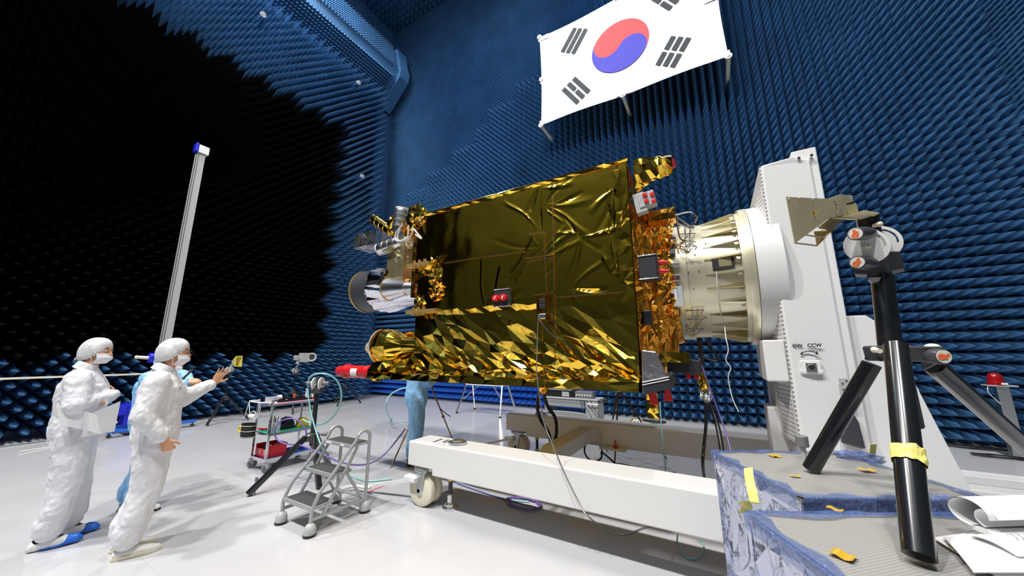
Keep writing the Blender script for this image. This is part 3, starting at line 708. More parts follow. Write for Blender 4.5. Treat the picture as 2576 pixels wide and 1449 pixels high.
# black hooded unit with two red connectors
p0, p1 = aty(1604, 645, 3.1), aty(1656, 698, 3.1); b = MB(); b.bb(p0.x, p1.x, 3.1, 3.28, p1.z, p0.z); b.build('black_unit', 'black_cloth', sat, bevel=.012)
b = MB(); zt_ = p0.z; b.tube([(p0.x, 3.095, zt_), (p1.x, 3.095, zt_), (p1.x, 3.095, p1.z), (p0.x, 3.095, p1.z)], .006, 6, smooth=0); b.build('unit_edging', 'silver_foil', sat)
for z_ in (p0.z-.07, p1.z+.06):
    b = MB(); b.cyl((p1.x, 3.15, z_), (p1.x+.05, 3.15, z_), .022, .026, 14); b.cyl((p1.x+.05, 3.15, z_), (p1.x+.085, 3.15, z_), .016, .012, 14); b.build('red_connector', 'red_plastic', sat, smooth=40)
p0, p1 = aty(1620, 782, 3.3), aty(1642, 818, 3.3); b = MB(); b.bb(p0.x, p1.x, 3.26, 3.36, p1.z, p0.z); b.build('dark_block', 'black_plastic', sat, bevel=.008)
# silver and black sun hood under the adapter side
q = [aty(x, y, 3.05) for x, y in [(1614, 880), (1650, 884), (1690, 972), (1616, 990)]]; q2 = [aty(x, y, 3.45) for x, y in [(1614, 880), (1640, 884), (1672, 960), (1616, 972)]]
b = MB(); b.add(q+q2, [(0, 1, 2, 3), (7, 6, 5, 4), (0, 4, 5, 1), (1, 5, 6, 2), (2, 6, 7, 3), (3, 7, 4, 0)]); hood = b.build('sun_hood', 'silver_soft', sat, bevel=.01)
qb = [aty(x, y, 3.04) for x, y in [(1616, 962), (1683, 948), (1692, 978), (1618, 994)]]; qb2 = [p+Vector((0, .42, .02)) for p in qb]
b = MB(); b.add(qb+qb2, [(0, 1, 2, 3), (7, 6, 5, 4), (0, 4, 5, 1), (1, 5, 6, 2), (2, 6, 7, 3), (3, 7, 4, 0)]); b.build('hood_base', 'black_cloth', hood, bevel=.008)
b = MB(); b.tube([qb[0]+Vector((0, -.004, 0)), qb[1]+Vector((0, -.004, 0))], .004, 5, smooth=0); b.tube([qb[0]+Vector((0, -.004, -.02)), qb[1]+Vector((0, -.004, -.02))], .004, 5, smooth=0); b.build('stitching', 'white_plastic', hood)
for px, py in [(1645, 1008), (1681, 1000)]:
    c = aty(px, py, 3.15); b = MB(); b.prism([c+Vector((-.02, 0, .07)), c+Vector((.015, 0, .07)), c+Vector((.035, 0, -.03)), c+Vector((-.04, 0, -.03))], (0, .02, 0)); b.build('red_tag', 'red_plastic', sat, bevel=.004)
b = MB(); c = aty(1643, 1018, 3.2); foil(b, c+Vector((-.05, 0, -.11)), (.09, 0, 0), (0, 0, .24), 3, 5, .012, 111); b.build('foil_streamer', 'gold_crumple', sat)
c = aty(1722, 920, 3.6); b = MB(); b.box(c, (.27, .2, .13), (0, .1, 0)); b.build('dark_unit', 'black_cloth', sat, bevel=.01)
for px in (1732, 1751):
    k = aty(px, 945, 3.6); b = MB(); b.lathe(k+Vector((0, 0, .03)), (0, 0, -1), [(0, .012), (.03, .022), (.06, .018)], 12); b.build('red_cap', 'red_plastic', sat, smooth=40)
b = MB(); a_, c_ = aty(1668, 900, 3.5), aty(1735, 896, 3.5); foilbox(b, a_.x-.02, c_.x, 3.42, 3.6, a_.z-.04, a_.z+.05, .06, .012, 120); b.build('foil_bracket', 'gold_crumple', sat)
b = MB(); a_, c_ = aty(1632, 552, 3.5), aty(1700, 545, 3.5); foilbox(b, a_.x, c_.x, 3.42, 3.58, a_.z-.06, a_.z+.05, .06, .014, 121); b.build('foil_bracket', 'orange_foil', sat)
for pts in [[(1700, 540), (1735, 533), (1752, 545), (1748, 560)], [(1702, 545), (1745, 575), (1700, 560)], [(1702, 548), (1712, 600), (1745, 610)]]:
    b = MB(); b.tube([aty(x, y, 3.5) for x, y in pts], .009, 6); b.build('pipe', 'steel_bright', sat, smooth=60)

# ================================================================ ADAPTER between satellite and positioner
ad = thing('payload_adapter', 'pale gold metal adapter cylinder with triangular ribs between satellite and white column', 'adapter', (0, 4.2, 1.7))
AX = lambda x, r, a: Vector((x, 4.2+r*math.cos(a), 2.38+r*math.sin(a)))
b = MB(); prof = [(-.30, .60), (-.30, .625), (-.17, .625), (-.17, .603), (.28, .603)]
n_ = 128; vs = []
for x, r in prof:
    for i in range(n_): vs.append(AX(x, r, 2*PI*i/n_))
hole = lambda i: 84 <= i <= 91       # window in the shell on the near side
fs = []
for k in range(len(prof)-1):
    for i in range(n_): fs.append((k*n_+i, k*n_+(i+1) % n_, (k+1)*n_+(i+1) % n_, (k+1)*n_+i))
b.add(vs, fs); shell = b.build('shell', 'alodine', ad, smooth=30)
b = MB(); b.lathe((-.2, 4.2, 2.38), (1, 0, 0), [(0, .54), (.5, .54)], 64); b.build('inner_shell', 'alodine_dark', ad, smooth=30)
b = MB(); b.lathe((.27, 4.2, 2.38), (1, 0, 0), [(0, .60), (0, .655), (.035, .66), (.035, .685), (.06, .69), (.095, .69), (.095, .60)], 96, closed=True); b.build('flange_ring', 'alodine', ad, smooth=30)
for i in range(28):
    a = 2*PI*i/28+.08; rd = Vector((0, math.cos(a), math.sin(a))); tg = Vector((0, -math.sin(a), math.cos(a)))
    if rd.y > .55: continue
    b = MB(); p = AX(.0, .60, a); b.prism([AX(-.02, .602, a)-tg*.006, AX(.27, .602, a)-tg*.006, AX(.27, .665, a)-tg*.006, AX(.25, .665, a)-tg*.006], tg*.012)
    b.prism([AX(-.02, .604, a-.012), AX(.27, .604, a-.05), AX(.27, .604, a+.05), AX(-.02, .604, a+.012)], rd*.006)
    b.build('rib', 'alodine_dark' if i % 2 else 'alodine', ad)
    b = MB(); q = AX(.262, .64, a+.045); b.cyl(q, q-Vector((.03, 0, 0)), .011, .011, 8); b.build('bolt', 'steel_bright', ad, smooth=40)
# window, sticker, clamp band fittings
def on_shell(px, py, r=.61):
    d = ray(px, py); oy, oz = C0.y-4.2, C0.z-2.38; A_ = d.y**2+d.z**2; B_ = 2*(oy*d.y+oz*d.z); Cc = oy*oy+oz*oz-r*r
    t = (-B_-math.sqrt(max(B_*B_-4*A_*Cc, 0)))/(2*A_); p = C0+d*t; return p, Vector((0, p.y-4.2, p.z-2.38)).normalized()
def plate(px, py, w_, h_, d_, m, name, r=.61, par=None, bev=.003):
    p, nrm = on_shell(px, py, r); tg = Vector((1, 0, 0)).cross(nrm); Mx = Matrix((Vector((1, 0, 0)), nrm, tg)).transposed()
    k = MB(); k.box(p, (w_, d_, h_), Mx); return k.build(name, m, par or ad, bevel=bev)
plate(1819, 663, .17, .11, .02, 'black_matte', 'window'); plate(1824, 660, .10, .08, .026, 'alodine_dark', 'window_frame')
plate(1722, 687, .026, .045, .012, 'red_plastic', 'red_sticker')
plate(1694, 610, .05, .10, .06, 'steel_bright', 'clamp_bolt', .63); plate(1692, 635, .045, .08, .08, 'dark_grey', 'clamp_body', .63); plate(1699, 668, .07, .035, .07, 'aluminium', 'clamp_lug', .63); plate(1700, 700, .07, .05, .05, 'steel_bright', 'clamp_lug', .63)
plate(1703, 745, .11, .20, .02, 'zinc', 'clamp_plate', .635); plate(1700, 740, .03, .11, .012, 'aluminium', 'slot_plate', .66)
for dy_ in (0, 7, 14): 
    for dx_ in (0, 8): plate(1702+dx_, 778+dy_, .012, .012, .012, 'black_matte', 'vent_hole', .645, bev=0)
for x_, y_ in [(1748, 640), (1732, 684), (1758, 681), (1745, 727), (1775, 800), (1775, 612)]: plate(x_, y_, .009, .009, .006, 'black_matte', 'rivet_hole', bev=0)
# wire baskets on the shell
def cage(cx, cy, s_, par):
    P = lambda u, v, lift=.02: (lambda q: q[0]+q[1]*lift)(on_shell(cx+u*s_, cy+v*s_, .61))
    for l in [[(-1, -1), (1, -1.1)], [(-1, 0), (1, -.1)], [(-.9, 1), (1, .9)], [(-1, -1), (-.9, 1.2)], [(-.3, -1), (-.2, 1.5)], [(.3, -1), (.3, 1.6)], [(1, -1.1), (-1, 1.4)], [(1, -.1), (-.4, 2)], [(-.9, 1.2), (-.6, 2), (1, .9)]]:
        k = MB(); k.tube([P(*q, .03) for q in l], .0045, 5, smooth=3); k.build('wire', 'steel_bright', par, smooth=60)
cage(1748, 800, 22, ad); cage(1730, 595, 20, ad)
k = MB(); k.tube([on_shell(*p, .625)[0] for p in [(1802, 682), (1805, 720), (1812, 780), (1822, 815)]]+[aty(1826, 850, 3.62), aty(1832, 880, 3.6), aty(1826, 905, 3.6), aty(1838, 925, 3.6), aty(1832, 950, 3.6), aty(1842, 1000, 3.6), aty(1858, 1036, 3.6)], .0045, 5); k.build('white_lead', 'cable_white', ad, smooth=60)
# ================================================================ WHITE POSITIONER: column, wheeled base, hub
pos = thing('positioner', 'tall white positioner column with long wheeled base beams holding the satellite', 'test stand', (.7, 4.2, 0))
b = MB(); b.lathe((.37, 4.2, 2.38), (1, 0, 0), [(0, .60), (0, .685), (.20, .685)], 80); b.build('hub', 'white_paint', pos, smooth=35)
YA, YB, ZT = 3.6, 4.85, 3.30
b = MB(); b.prism([(.50, YA, ZT-.02), (.735, YA, ZT), (.86, YA+.03, ZT-.05), (.86, YA+.03, .42), (.735, YA, .42), (.50, YA, .42)], (0, YB-YA, 0)); b.build('column', 'white_paint', pos, bevel=.02)
b = MB(); b.prism([(.735, YA+.04, ZT+.06), (.905, YA+.04, ZT+.06), (.905, YA+.04, .45), (.735, YA+.04, .45)], (0, YB-YA-.1, 0)); b.build('rear_slab', 'white_paint', pos, bevel=.008)
b = MB(); b.bb(.79, .84, YA+.06, YA+.25, ZT+.06, ZT+.085); b.build('top_catch', 'black_plastic', pos)
for x_, in [(.775,), (.86,)]:
    b = MB(); b.cyl((x_, YA+.04, ZT-.03), (x_, YA+.0, ZT-.03), .012, .012, 12); b.build('screw', 'steel_bright', pos, smooth=40)
# perforated side cover in two chamfered halves
b = MB(); b.prism([(.505, YA+.01, ZT-.03), (.505, YB, ZT-.03), (.505, YB, .45), (.505, YA+.01, .45)], (-.012, 0, 0)); b.build('side_cover', 'white_perforated', pos)
b = MB(); b.prism([(.49, YA+.06, 3.10), (.44, YA+.35, 2.95), (.44, YB-.1, 2.95), (.44, YB-.1, .9), (.44, YA+.35, .9), (.49, YA+.06, .9)], (.05, 0, 0)); b.build('side_cover', 'white_perforated', pos)
b = MB(); b.bb(.40, .49, 4.55, 4.95, 1.35, 2.35); b.build('cable_box', 'white_paint', pos, bevel=.01)
b = MB(); b.bb(.36, .50, 4.1, 4.45, .68, 1.12); b.build('junction_box', 'cream_paint', pos, bevel=.01)
b = MB(); b.bb(.34, .49, 3.62, 3.98, 1.38, 1.72); b.build('side_housing', 'white_paint', pos, bevel=.012)
# controls on the near face
def face(px, py, Y=YA-.004): return aty(px, py, Y)
text('CW', .036, face(2006, 870), (1, 0, 0), (0, 0, 1), 'lettering', 'ink', pos, .001, .0012)
text('CCW', .036, face(2049, 869), (1, 0, 0), (0, 0, 1), 'lettering', 'ink', pos, .001, .0012)
b = MB(); pts = [face(2016, 889), face(2026, 884.5), face(2036, 884), (face(2046, 885)), face(2056, 889)]
b.tube(pts, .004, 6)
for p, q, r_ in [(face(2012, 893), face(2020, 891), face(2017, 884)), (face(2060, 892.5), face(2054, 883), face(2051, 891))]: b.prism([p, q, r_], (0, -.003, 0))
b.build('rotation_arrow', 'ink', pos)
c = face(2040, 924); b = MB(); b.box((c.x, YA-.006, c.z), (.125, .014, .105)); b.box((c.x, YA-.008, c.z-.03), (.14, .012, .03)); b.build('connector_surround', 'white_plastic', pos, bevel=.01)
b = MB(); b.box((c.x, YA-.016, c.z), (.066, .012, .07)); b.lathe((c.x, YA-.02, c.z), (0, -1, 0), [(0, .026), (.012, .026), (.012, .018)], 20); conn = b.build('round_connector', 'zinc', pos, bevel=.002)
b = MB(); b.lathe((c.x, YA-.033, c.z), (0, -1, 0), [(0, .018), (.003, .018)], 20); b.build('socket', 'black_matte', conn)
c = face(2128, 985); b = MB(); b.box((c.x+.0, YA-.004, c.z), (.06, .006, .19)); b.build('perforated_tab', 'light_grey', pos)
for i in range(8):
    b = MB(); b.box((c.x+(-.012 if i % 2 else .012), YA-.009, c.z+.08-.022*i), (.009, .004, .009)); b.build('tab_hole', 'black_matte', pos)
c = face(2138, 1080); b = MB(); b.prism([(c.x-.065, YA-.03, c.z-.1), (c.x+.065, YA-.03, c.z-.13), (c.x+.055, YA-.03, c.z+.05), (c.x+.02, YA-.03, c.z+.16), (c.x-.045, YA-.03, c.z+.16)], (0, .03, 0)); b.build('cable_inlet', 'dark_grey', pos, bevel=.02)
# side gusset: rounded top, sloping down to the rear feet
g = [(1.0-.1, 1.90), (1.03, 1.90), (1.10, 1.83), (1.16, 1.66), (1.50, .16), (1.50, .06), (.90, .06)]
for y_ in (3.7, 4.66):
    b = MB(); b.prism([(x, y_, z) for x, z in g], (0, .05, 0)); b.build('gusset', 'white_paint', pos, bevel=.006)
b = MB(); b.bar((1.04, 4.2, 1.45), (1.32, 4.2, .35), .10, .05, (0, 1, 0)); b.build('strut', 'aluminium', pos)
# base beams
YN, YF = 2.98, 5.08
for y_, nm in ((YN, 0), (YF, 1)):
    b = MB(); b.bb(-3.08, -2.70, y_, y_+.34, .40, .65); b.bb(-2.72, 1.62, y_, y_+.34, .34, .65); b.build('base_beam', 'cream_paint', pos, bevel=.014)
    # foot screw with round cap on the beam top
    b = MB(); b.lathe((-2.52, y_+.17, .655), (0, 0, 1), [(0, .10), (.018, .10), (.02, .06), (.035, .06), (.04, .045)], 28); b.build('jack_cap', 'zinc', pos, smooth=35)
    b = MB(); b.cyl((-2.60, y_+.17, .34), (-2.60, y_+.17, .05), .022, .022, 14); jk = b.build('jack_screw', 'dark_grey', pos, smooth=40)
    b = MB(); b.cyl((-2.60, y_+.17, .34), (-2.60, y_+.17, .27), .03, .03, 14); b.build('jack_nut', 'brass', jk, smooth=40)
    b = MB(); b.lathe((-2.60, y_+.17, 0), (0, 0, 1), [(0, .085), (.02, .085), (.035, .06), (.05, .06), (.065, .035), (.13, .033), (.14, .022)], 28); b.build('jack_foot', 'steel_bright', jk, smooth=35)
    # twin wheel caster
    cx, cz, R_ = -2.90, .165, .165
    for s_ in (0, .105):
        b = MB(); b.lathe((cx, y_+.02+s_, cz), (0, 1, 0), [(0, .04), (0, R_-.03), (.012, R_-.006), (.03, R_), (.065, R_), (.083, R_-.006), (.095, R_-.03), (.095, .04)], 48, closed=True); wh = b.build('wheel', 'cream_plastic', pos, smooth=35)
        b = MB(); b.lathe((cx, y_+.0+s_, cz), (0, 1, 0), [(0, .02), (.02, .045), (.09, .045)], 20); b.build('wheel_hub', 'zinc', wh, smooth=35)
    b = MB(); b.prism([(cx-.03, y_-.0, cz+.19), (cx+.08, y_-.0, cz+.19), (cx+.03, y_-.0, cz-.04), (cx-.03, y_-.0, cz-.04)], (0, .012, 0)); b.box((cx+.02, y_+.12, cz+.2), (.17, .26, .03)); b.build('caster_fork', 'zinc', pos, bevel=.005)
    b = MB(); b.cyl((cx, y_+.15, .385), (cx, y_+.15, .36), .15, .15, 32); b.cyl((cx, y_+.15, .40), (cx, y_+.15, .385), .12, .12, 32); b.build('swivel_plate', 'zinc', pos, smooth=35)
    b = MB(); b.box((cx-.10, y_+.0, cz+.11), (.16, .09, .05), (0, .05, 0)); b.cyl((cx-.06, y_-.05, cz+.10), (cx-.06, y_-.02, cz+.10), .016, .016, 10); b.build('caster_lock', 'white_plastic', pos, bevel=.006)
    if y_ == YN:
        text('LOCK', .04, (-2.71, y_+.20, .652), (.1, -1, 0), (1, .1, 0), 'lettering', 'ink', pos, .001)
        text('UNLOCK', .04, (-2.80, y_+.17, .652), (.1, -1, 0), (1, .1, 0), 'lettering', 'ink', pos, .001)
        b = MB(); b.tube([(-2.68, y_+.12, .653), (-2.66, y_+.17, .653), (-2.68, y_+.23, .653)], .003, 5); b.build('lock_arrow', 'ink', pos)
# arched cross member between the beams
def arch(y0, y1):
    b = MB(); x0, x1 = -1.72, -1.52
    prof = [(y0, .38), (y0, .56), (y0+.30, .66), (y1-.30, .66), (y1, .56), (y1, .38), (y1-.3, .50), (y0+.3, .50)]
    b.prism([(x0, y, z-.02) for y, z in prof], (x1-x0, 0, 0)); return b
arch(YN+.34, YF).build('cross_member', 'cream_paint', pos, bevel=.01)
b = MB(); b.bb(.45, .95, YN+.34, YF, .36, .60); b.build('cross_member', 'cream_paint', pos, bevel=.012)
b = MB(); b.bb(-1.50, -1.16, YF-.16, YF, .34, .362); b.build('red_pin_plate', 'cream_paint', pos)
b = MB(); c = Vector((-1.30, YF-.08, .36)); b.cyl(c, c+Vector((0, 0, .03)), .03, .03, 14); b.cyl(c, c+Vector((0, 0, .1)), .014, .012, 10); b.build('red_pin', 'red_plastic', pos, smooth=40)
# lit floor bands between shadows, imitated by raised white-painted strips
for y_ in (6.3, 7.0):
    b = MB(); b.bb(1.55, 3.6, y_, y_+.28, .0, .10); o_ = b.build('floor_skid', 'white_paint', off=(2.5, y_, 0), bevel=.01)
    tag(o_, ['low white floor plate at right edge, the nearer one beside the column', 'low white floor plate at right edge, the farther one under the cables'][0 if y_ < 6.6 else 1], 'floor plate', group='white floor plates at the right')
# white tow bars lying from the casters toward the left
for y_, x0, lab in ((3.10, -2.98, 'white tow bar lying on the floor in front of the near caster wheel'), (5.2, -3.02, 'white tow bar lying on the floor at the far caster wheel')):
    b = MB(); b.bar((x0-.0, y_, .25), (x0-.75, y_-.12, .06), .035, .035); b.tube([(x0-.65, y_-.15, .075), (x0-.95, y_-.16, .045), (x0-1.0, y_-.35, .03)], .018, 8, smooth=3)
    tag(b.build('tow_bar', 'white_plastic', off=(x0-.5, y_, 0), smooth=35), lab, 'tow bar')
# ================================================================ FOREGROUND: wrapped tables, tripod, horn, papers
ZTAB = 1.0
tu = Vector((.47, -.883, 0)).normalized(); tv = Vector((.883, .47, 0)).normalized(); UP = Vector((0, 0, 1))
def sheet(mb, P, f, n, m, mi=0):
    vs = [P(i/n, j/m)+f(i/n, j/m) for j in range(m+1) for i in range(n+1)]
    return mb.add(vs, [(j*(n+1)+i, j*(n+1)+i+1, (j+1)*(n+1)+i+1, (j+1)*(n+1)+i) for j in range(m) for i in range(n)], mi)
def wrapped_table(O, lu, lv, label, seed, tapes, name='wrapped_table'):
    O = Vector(O); R = random.Random(seed)
    t = thing(name, label, 'table', (O.x, O.y, 0))
    b = MB(); c = O+tu*lu/2+tv*lv/2; Mx = Matrix((tu, tv, UP)).transposed()
    b.box((c.x, c.y, (ZTAB-.014)/2), (lu-.06, lv-.06, ZTAB-.014), Mx); b.build('core', 'film_silver', t)
    b = MB(); nz = lambda x, y: UP*(.004*noise.noise(Vector((x*3+seed, y*3, 1))))
    b.box((c.x, c.y, ZTAB-.010), (lu, lv, .012), Mx); b.build('board', 'mat_cloth', t)
    b = MB(); sheet(b, lambda u, v: O+tu*lu*u+tv*lv*v, lambda u, v: UP*(.003+.006*noise.noise(Vector((u*3+seed, v*3, 1)))*min(1, 8*u, 8*v, 8-8*u, 8-8*v)), 40, 40); b.build('cloth_top', 'mat_cloth', t, smooth=60)
    # crumpled film on the sides
    cs = [O, O+tu*lu, O+tu*lu+tv*lv, O+tv*lv]
    ctr = c
    for k in range(4):
        p, q = cs[k], cs[(k+1) % 4]; out = ((p+q)/2-Vector((c.x, c.y, ZTAB))).normalized(); out.z = 0
        b = MB(); sd = R.randint(0, 999); ph = [R.uniform(0, 9) for _ in range(4)]; L0 = (q-p).length
        foil(b, q+out*.014-UP*.99, p-q, UP*.985, max(5, int(L0/.085)), 12, lambda u, v: .016+.016*(1-v), sd, (1, .6), .35, edge=.35, fn=lambda u, v: .015+.035*(1-v))
        b.build('side_film', 'film_silver', t)
        # raised blue film hem along the rim
        L = (q-p).length; N = max(8, int(L/.03)); inn = -out
        b = MB(); vs = []
        for i in range(N+1):
            u = i/N; base = p.lerp(q, u); w_ = .018+.016*noise.noise(Vector((u*6*L+ph[0], ph[1], 0)))+.012*math.sin(u*23+ph[2]); h_ = .010+.014*abs(noise.noise(Vector((u*9*L+ph[2], 2, ph[0]))))
            vs += [base+out*.016-UP*.05, base+out*.020+UP*.004, base+out*.004+UP*h_, base+inn*w_*.6+UP*(h_*.75), base+inn*w_*1.5+UP*(.006+R.uniform(0, .006))]
        b.add(vs, [(5*i+j, 5*i+j+1, 5*i+j+6, 5*i+j+5) for i in range(N) for j in range(4)]); b.build('film_hem', 'film_blue', t, smooth=40)
    for (px, py, w_, h_, a, up) in tapes:
        p = atz(px, py, ZTAB+.012); Rz = Matrix.Rotation(a, 3, 'Z')
        b = MB(); sheet(b, lambda u, v: p+Rz@Vector(((u-.5)*w_, (v-.5)*h_, 0)), lambda u, v: UP*(.004*math.sin(u*7)), 6, 2); b.build('tape', 'amber_tape' if up else 'yellow_tape', t)
    return t
back_t = wrapped_table((-.078, 2.63, ZTAB), .70, .76, 'grey cloth covered table wrapped in blue film, the one behind, under the left tripod leg', 3,
    [(1948, 1146, .05, .05, .6, 1), (2180, 1181, .06, .045, .4, 1), (2000, 1196, .04, .02, .3, 1)])
front_t = wrapped_table((.045, 1.72, ZTAB), 1.0, 2.3, 'grey cloth covered table wrapped in blue film, nearest the camera, under the papers', 7,
    [(2100, 1280, .05, .035, -.3, 1), (2120, 1395, .055, .05, -.45, 1), (2510, 1342, .08, .02, .3, 1), (2465, 1255, .05, .03, .2, 1)])
# long tape strips down the corner of the rear table
for pts, t in (([(1882, 1178), (1885, 1205), (1892, 1235), (1897, 1262), (1912, 1268)], back_t), ([(1872, 1262), (1880, 1275), (1872, 1292)], front_t)):
    b = MB(); vs = []
    for i, (x, y) in enumerate(pts):
        z = ZTAB+.03-.035*i; p = atz(x, y, z+.01); r = tv*.022; vs += [p-r, p+r+UP*.004*(-1)**i]
    b.add(vs, [(2*i, 2*i+1, 2*i+3, 2*i+2) for i in range(len(pts)-1)]); b.build('tape', 'yellow_tape', t)
# loose film bag with a yellow tape behind the table
c = atz(2165, 1150, ZTAB+.02); b = MB(); crumple(b, c, (.10, .035, .03), 3, 5, sharp=.22); o_ = b.build('film_scrap', 'film_blue', off=c)
tag(o_, 'loose crumple of clear blue film lying on the rear table edge', 'plastic film')
c = atz(2195, 1135, ZTAB+.045); b = MB(); b.box(c, (.035, .004, .09), (.3, 0, .5)); o_ = b.build('tape_strip', 'yellow_tape', off=c); tag(o_, 'short upright strip of yellow tape on the crumpled film', 'tape')

# ---- tripod in black tube with round knobs
F1, F2 = atz(2040, 1180, ZTAB+.02), atz(2312, 1400, ZTAB+.03)
ctr = Vector((.64, 2.07, 0)); hubz = 1.60
tri = thing('antenna_tripod', 'large black tube tripod standing on the wrapped tables at the right', 'tripod', (ctr.x, ctr.y, ZTAB+.02))
d12 = (F1+F2)/2-ctr; F3 = Vector((ctr.x+ (ctr.x-(F1.x+F2.x)/2)*2.2, ctr.y+(ctr.y-(F1.y+F2.y)/2)*2.2, ZTAB+.02))
feet = [F1, F2, F3]
H1, H2, H3 = aty(2190, 915, 2.16), aty(2258, 880, 1.93), aty(2352, 925, 2.02)
def plane_pt(px, py, d): return C0+ray(px, py)*d
H1 = plane_pt(2193, 915, 1.64); H2 = plane_pt(2254, 870, 1.36); H3 = plane_pt(2348, 918, 1.45)
F3 = plane_pt(2640, 1130, 1.75); F3.z = ZTAB+.01
for k, (h, f) in enumerate(((H1, F1), (H2, F2), (H3, F3))):
    r = .036 if k != 1 else .036
    b = MB(); b.cyl(h, f, r, r, 28); lg = b.build('leg', 'black_satin', tri, smooth=40)
    if k < 2:
        d = (f-h).normalized(); side = ray(2300, 1200); side.z = 0; side.normalize()
        if k == 1:
            q = plane_pt(2296, 1290, 1.13); 
            b = MB(); b.cyl(q, q+d*.10, .024, .024, 14); b.build('foot_screw', 'alodine', lg, smooth=40)
            b = MB(); b.cyl(q-d*.055, q+d*.002, .036, .034, 20); b.build('foot_knob', 'mid_grey', lg, smooth=40, bevel=.004)
        else:
            q = plane_pt(2018, 1112, 2.0); b = MB(); b.cyl(q, q+Vector((.0, .0, -.12)), .013, .013, 12); b.build('foot_screw', 'light_grey', lg, smooth=40)
            b = MB(); b.cyl(q+UP*.035, q-UP*.025, .030, .030, 18); b.build('foot_knob', 'mid_grey', lg, smooth=40, bevel=.004)
# yellow tape round the near leg
b = MB(); d = (F2-H2).normalized(); q0 = H2.lerp(F2, .60); u_, v_, _ = frame(d); R_ = random.Random(3); vs = []
for j in range(4):
    for i in range(20): vs.append(q0+d*(.017*j-.026+R_.uniform(-.005, .005))+(u_*math.cos(PI*i/10)+v_*math.sin(PI*i/10))*(.0385+R_.uniform(0, .005)))
b.add(vs, [(j*20+i, j*20+(i+1) % 20, (j+1)*20+(i+1) % 20, (j+1)*20+i) for j in range(3) for i in range(20)]); b.build('yellow_tape', 'yellow_tape', tri)
# clamp plate
A_, B_ = plane_pt(2168, 872, 1.50), plane_pt(2392, 872, 1.46); A2, B2 = plane_pt(2172, 910, 1.58), plane_pt(2350, 916, 1.46)
b = MB(); b.prism([A_, plane_pt(2375, 872, 1.38), plane_pt(2378, 912, 1.38), plane_pt(2178, 908, 1.50)], ray(2270, 800)*.05); b.build('clamp_plate', 'dark_grey', tri, bevel=.006)
for px, py, dd in [(2180, 902, 1.485), (2216, 905, 1.465), (2286, 900, 1.42)]:
    q = plane_pt(px, py, dd); b = MB(); b.cyl(q, q+ray(px, py)*.03, .007, .007, 12); b.build('plate_hole', 'black_matte', tri)
q = plane_pt(2200, 880, 1.47); b = MB(); b.cyl(q, plane_pt(2213, 883, 1.43), .010, .010, 12); b.ball(q, .013); b.build('nylon_screw', 'cream_plastic', tri, smooth=40)
b = MB(); b.ball(plane_pt(2345, 874, 1.42), (.024, .024, .016)); b.build('nylon_screw', 'cream_plastic', tri, smooth=40)
# column
ct, cb = plane_pt(2219, 695, 1.72), plane_pt(2240, 880, 1.60); cl = plane_pt(2306, 1072, 1.62)
b = MB(); b.cyl(ct, cb, .042, .042, 32); b.build('column', 'black_satin', tri, smooth=40)
b = MB(); b.cyl(plane_pt(2268, 905, 1.60), cl, .026, .026, 24); b.build('lower_column', 'black_plastic', tri, smooth=40)
# knobs with round badges
def knob(px, py, dd, px2, py2, dd2, r, ang, name='knob'):
    p, q = plane_pt(px, py, dd), plane_pt(px2, py2, dd2); ax_ = (q-p)
    k = MB(); L = ax_.length; k.lathe(p, ax_, [(0, r*.92), (.004, r), (L*.55, r), (L*.8, r*.72), (L, r*.6)], 32); o = k.build(name, 'knob_grey', tri, smooth=35)
    n_ = -ax_.normalized(); k = MB(); k.cyl(p+n_*.0005, p+n_*.002, r*.82, r*.82, 32); bd = k.build('badge', 'white_ar', o)
    xd = Vector((math.cos(YAW), math.sin(YAW), 0)); xd = (xd-n_*xd.dot(n_)).normalized(); yd = n_.cross(xd); 
    if yd.z < 0: yd = -yd
    x2 = xd*math.cos(ang)+yd*math.sin(ang); y2 = -xd*math.sin(ang)+yd*math.cos(ang)
    # two-letter mark made of thick strokes: round a joined to a hooked r
    c0 = p+n_*.0035; s_ = r*.74
    def P(x, y): return c0+x2*(x*s_)+y2*(y*s_)
    k = MB(); k.tube([P(-.42+.36*math.cos(a), -.05+.36*math.sin(a)) for a in [2*PI*i/24 for i in range(25)]], r*.155, 6, smooth=0)
    k.tube([P(-.04, .34), P(-.04, -.42)], r*.155, 6, smooth=0); k.tube([P(.30, -.42), P(.30, .0), P(.42, .24), P(.62, .30), P(.80, .22)], r*.155, 6); k.tube([P(.05, -.36), P(.30, -.36)], r*.10, 6, smooth=0)
    vs = [Vector(v) for v in k.v]; k.v = [tuple(v-n_*((v-c0).dot(n_)*.9)) for v in vs]
    k.build('badge_mark', 'orange_ink', o)
    return o
knob(2152, 588, 1.60, 2200, 586, 1.72, .031, PI/2); knob(2157, 660, 1.60, 2208, 664, 1.72, .031, PI/4*1.2); knob(2374, 897, 1.36, 2322, 895, 1.44, .031, 0)
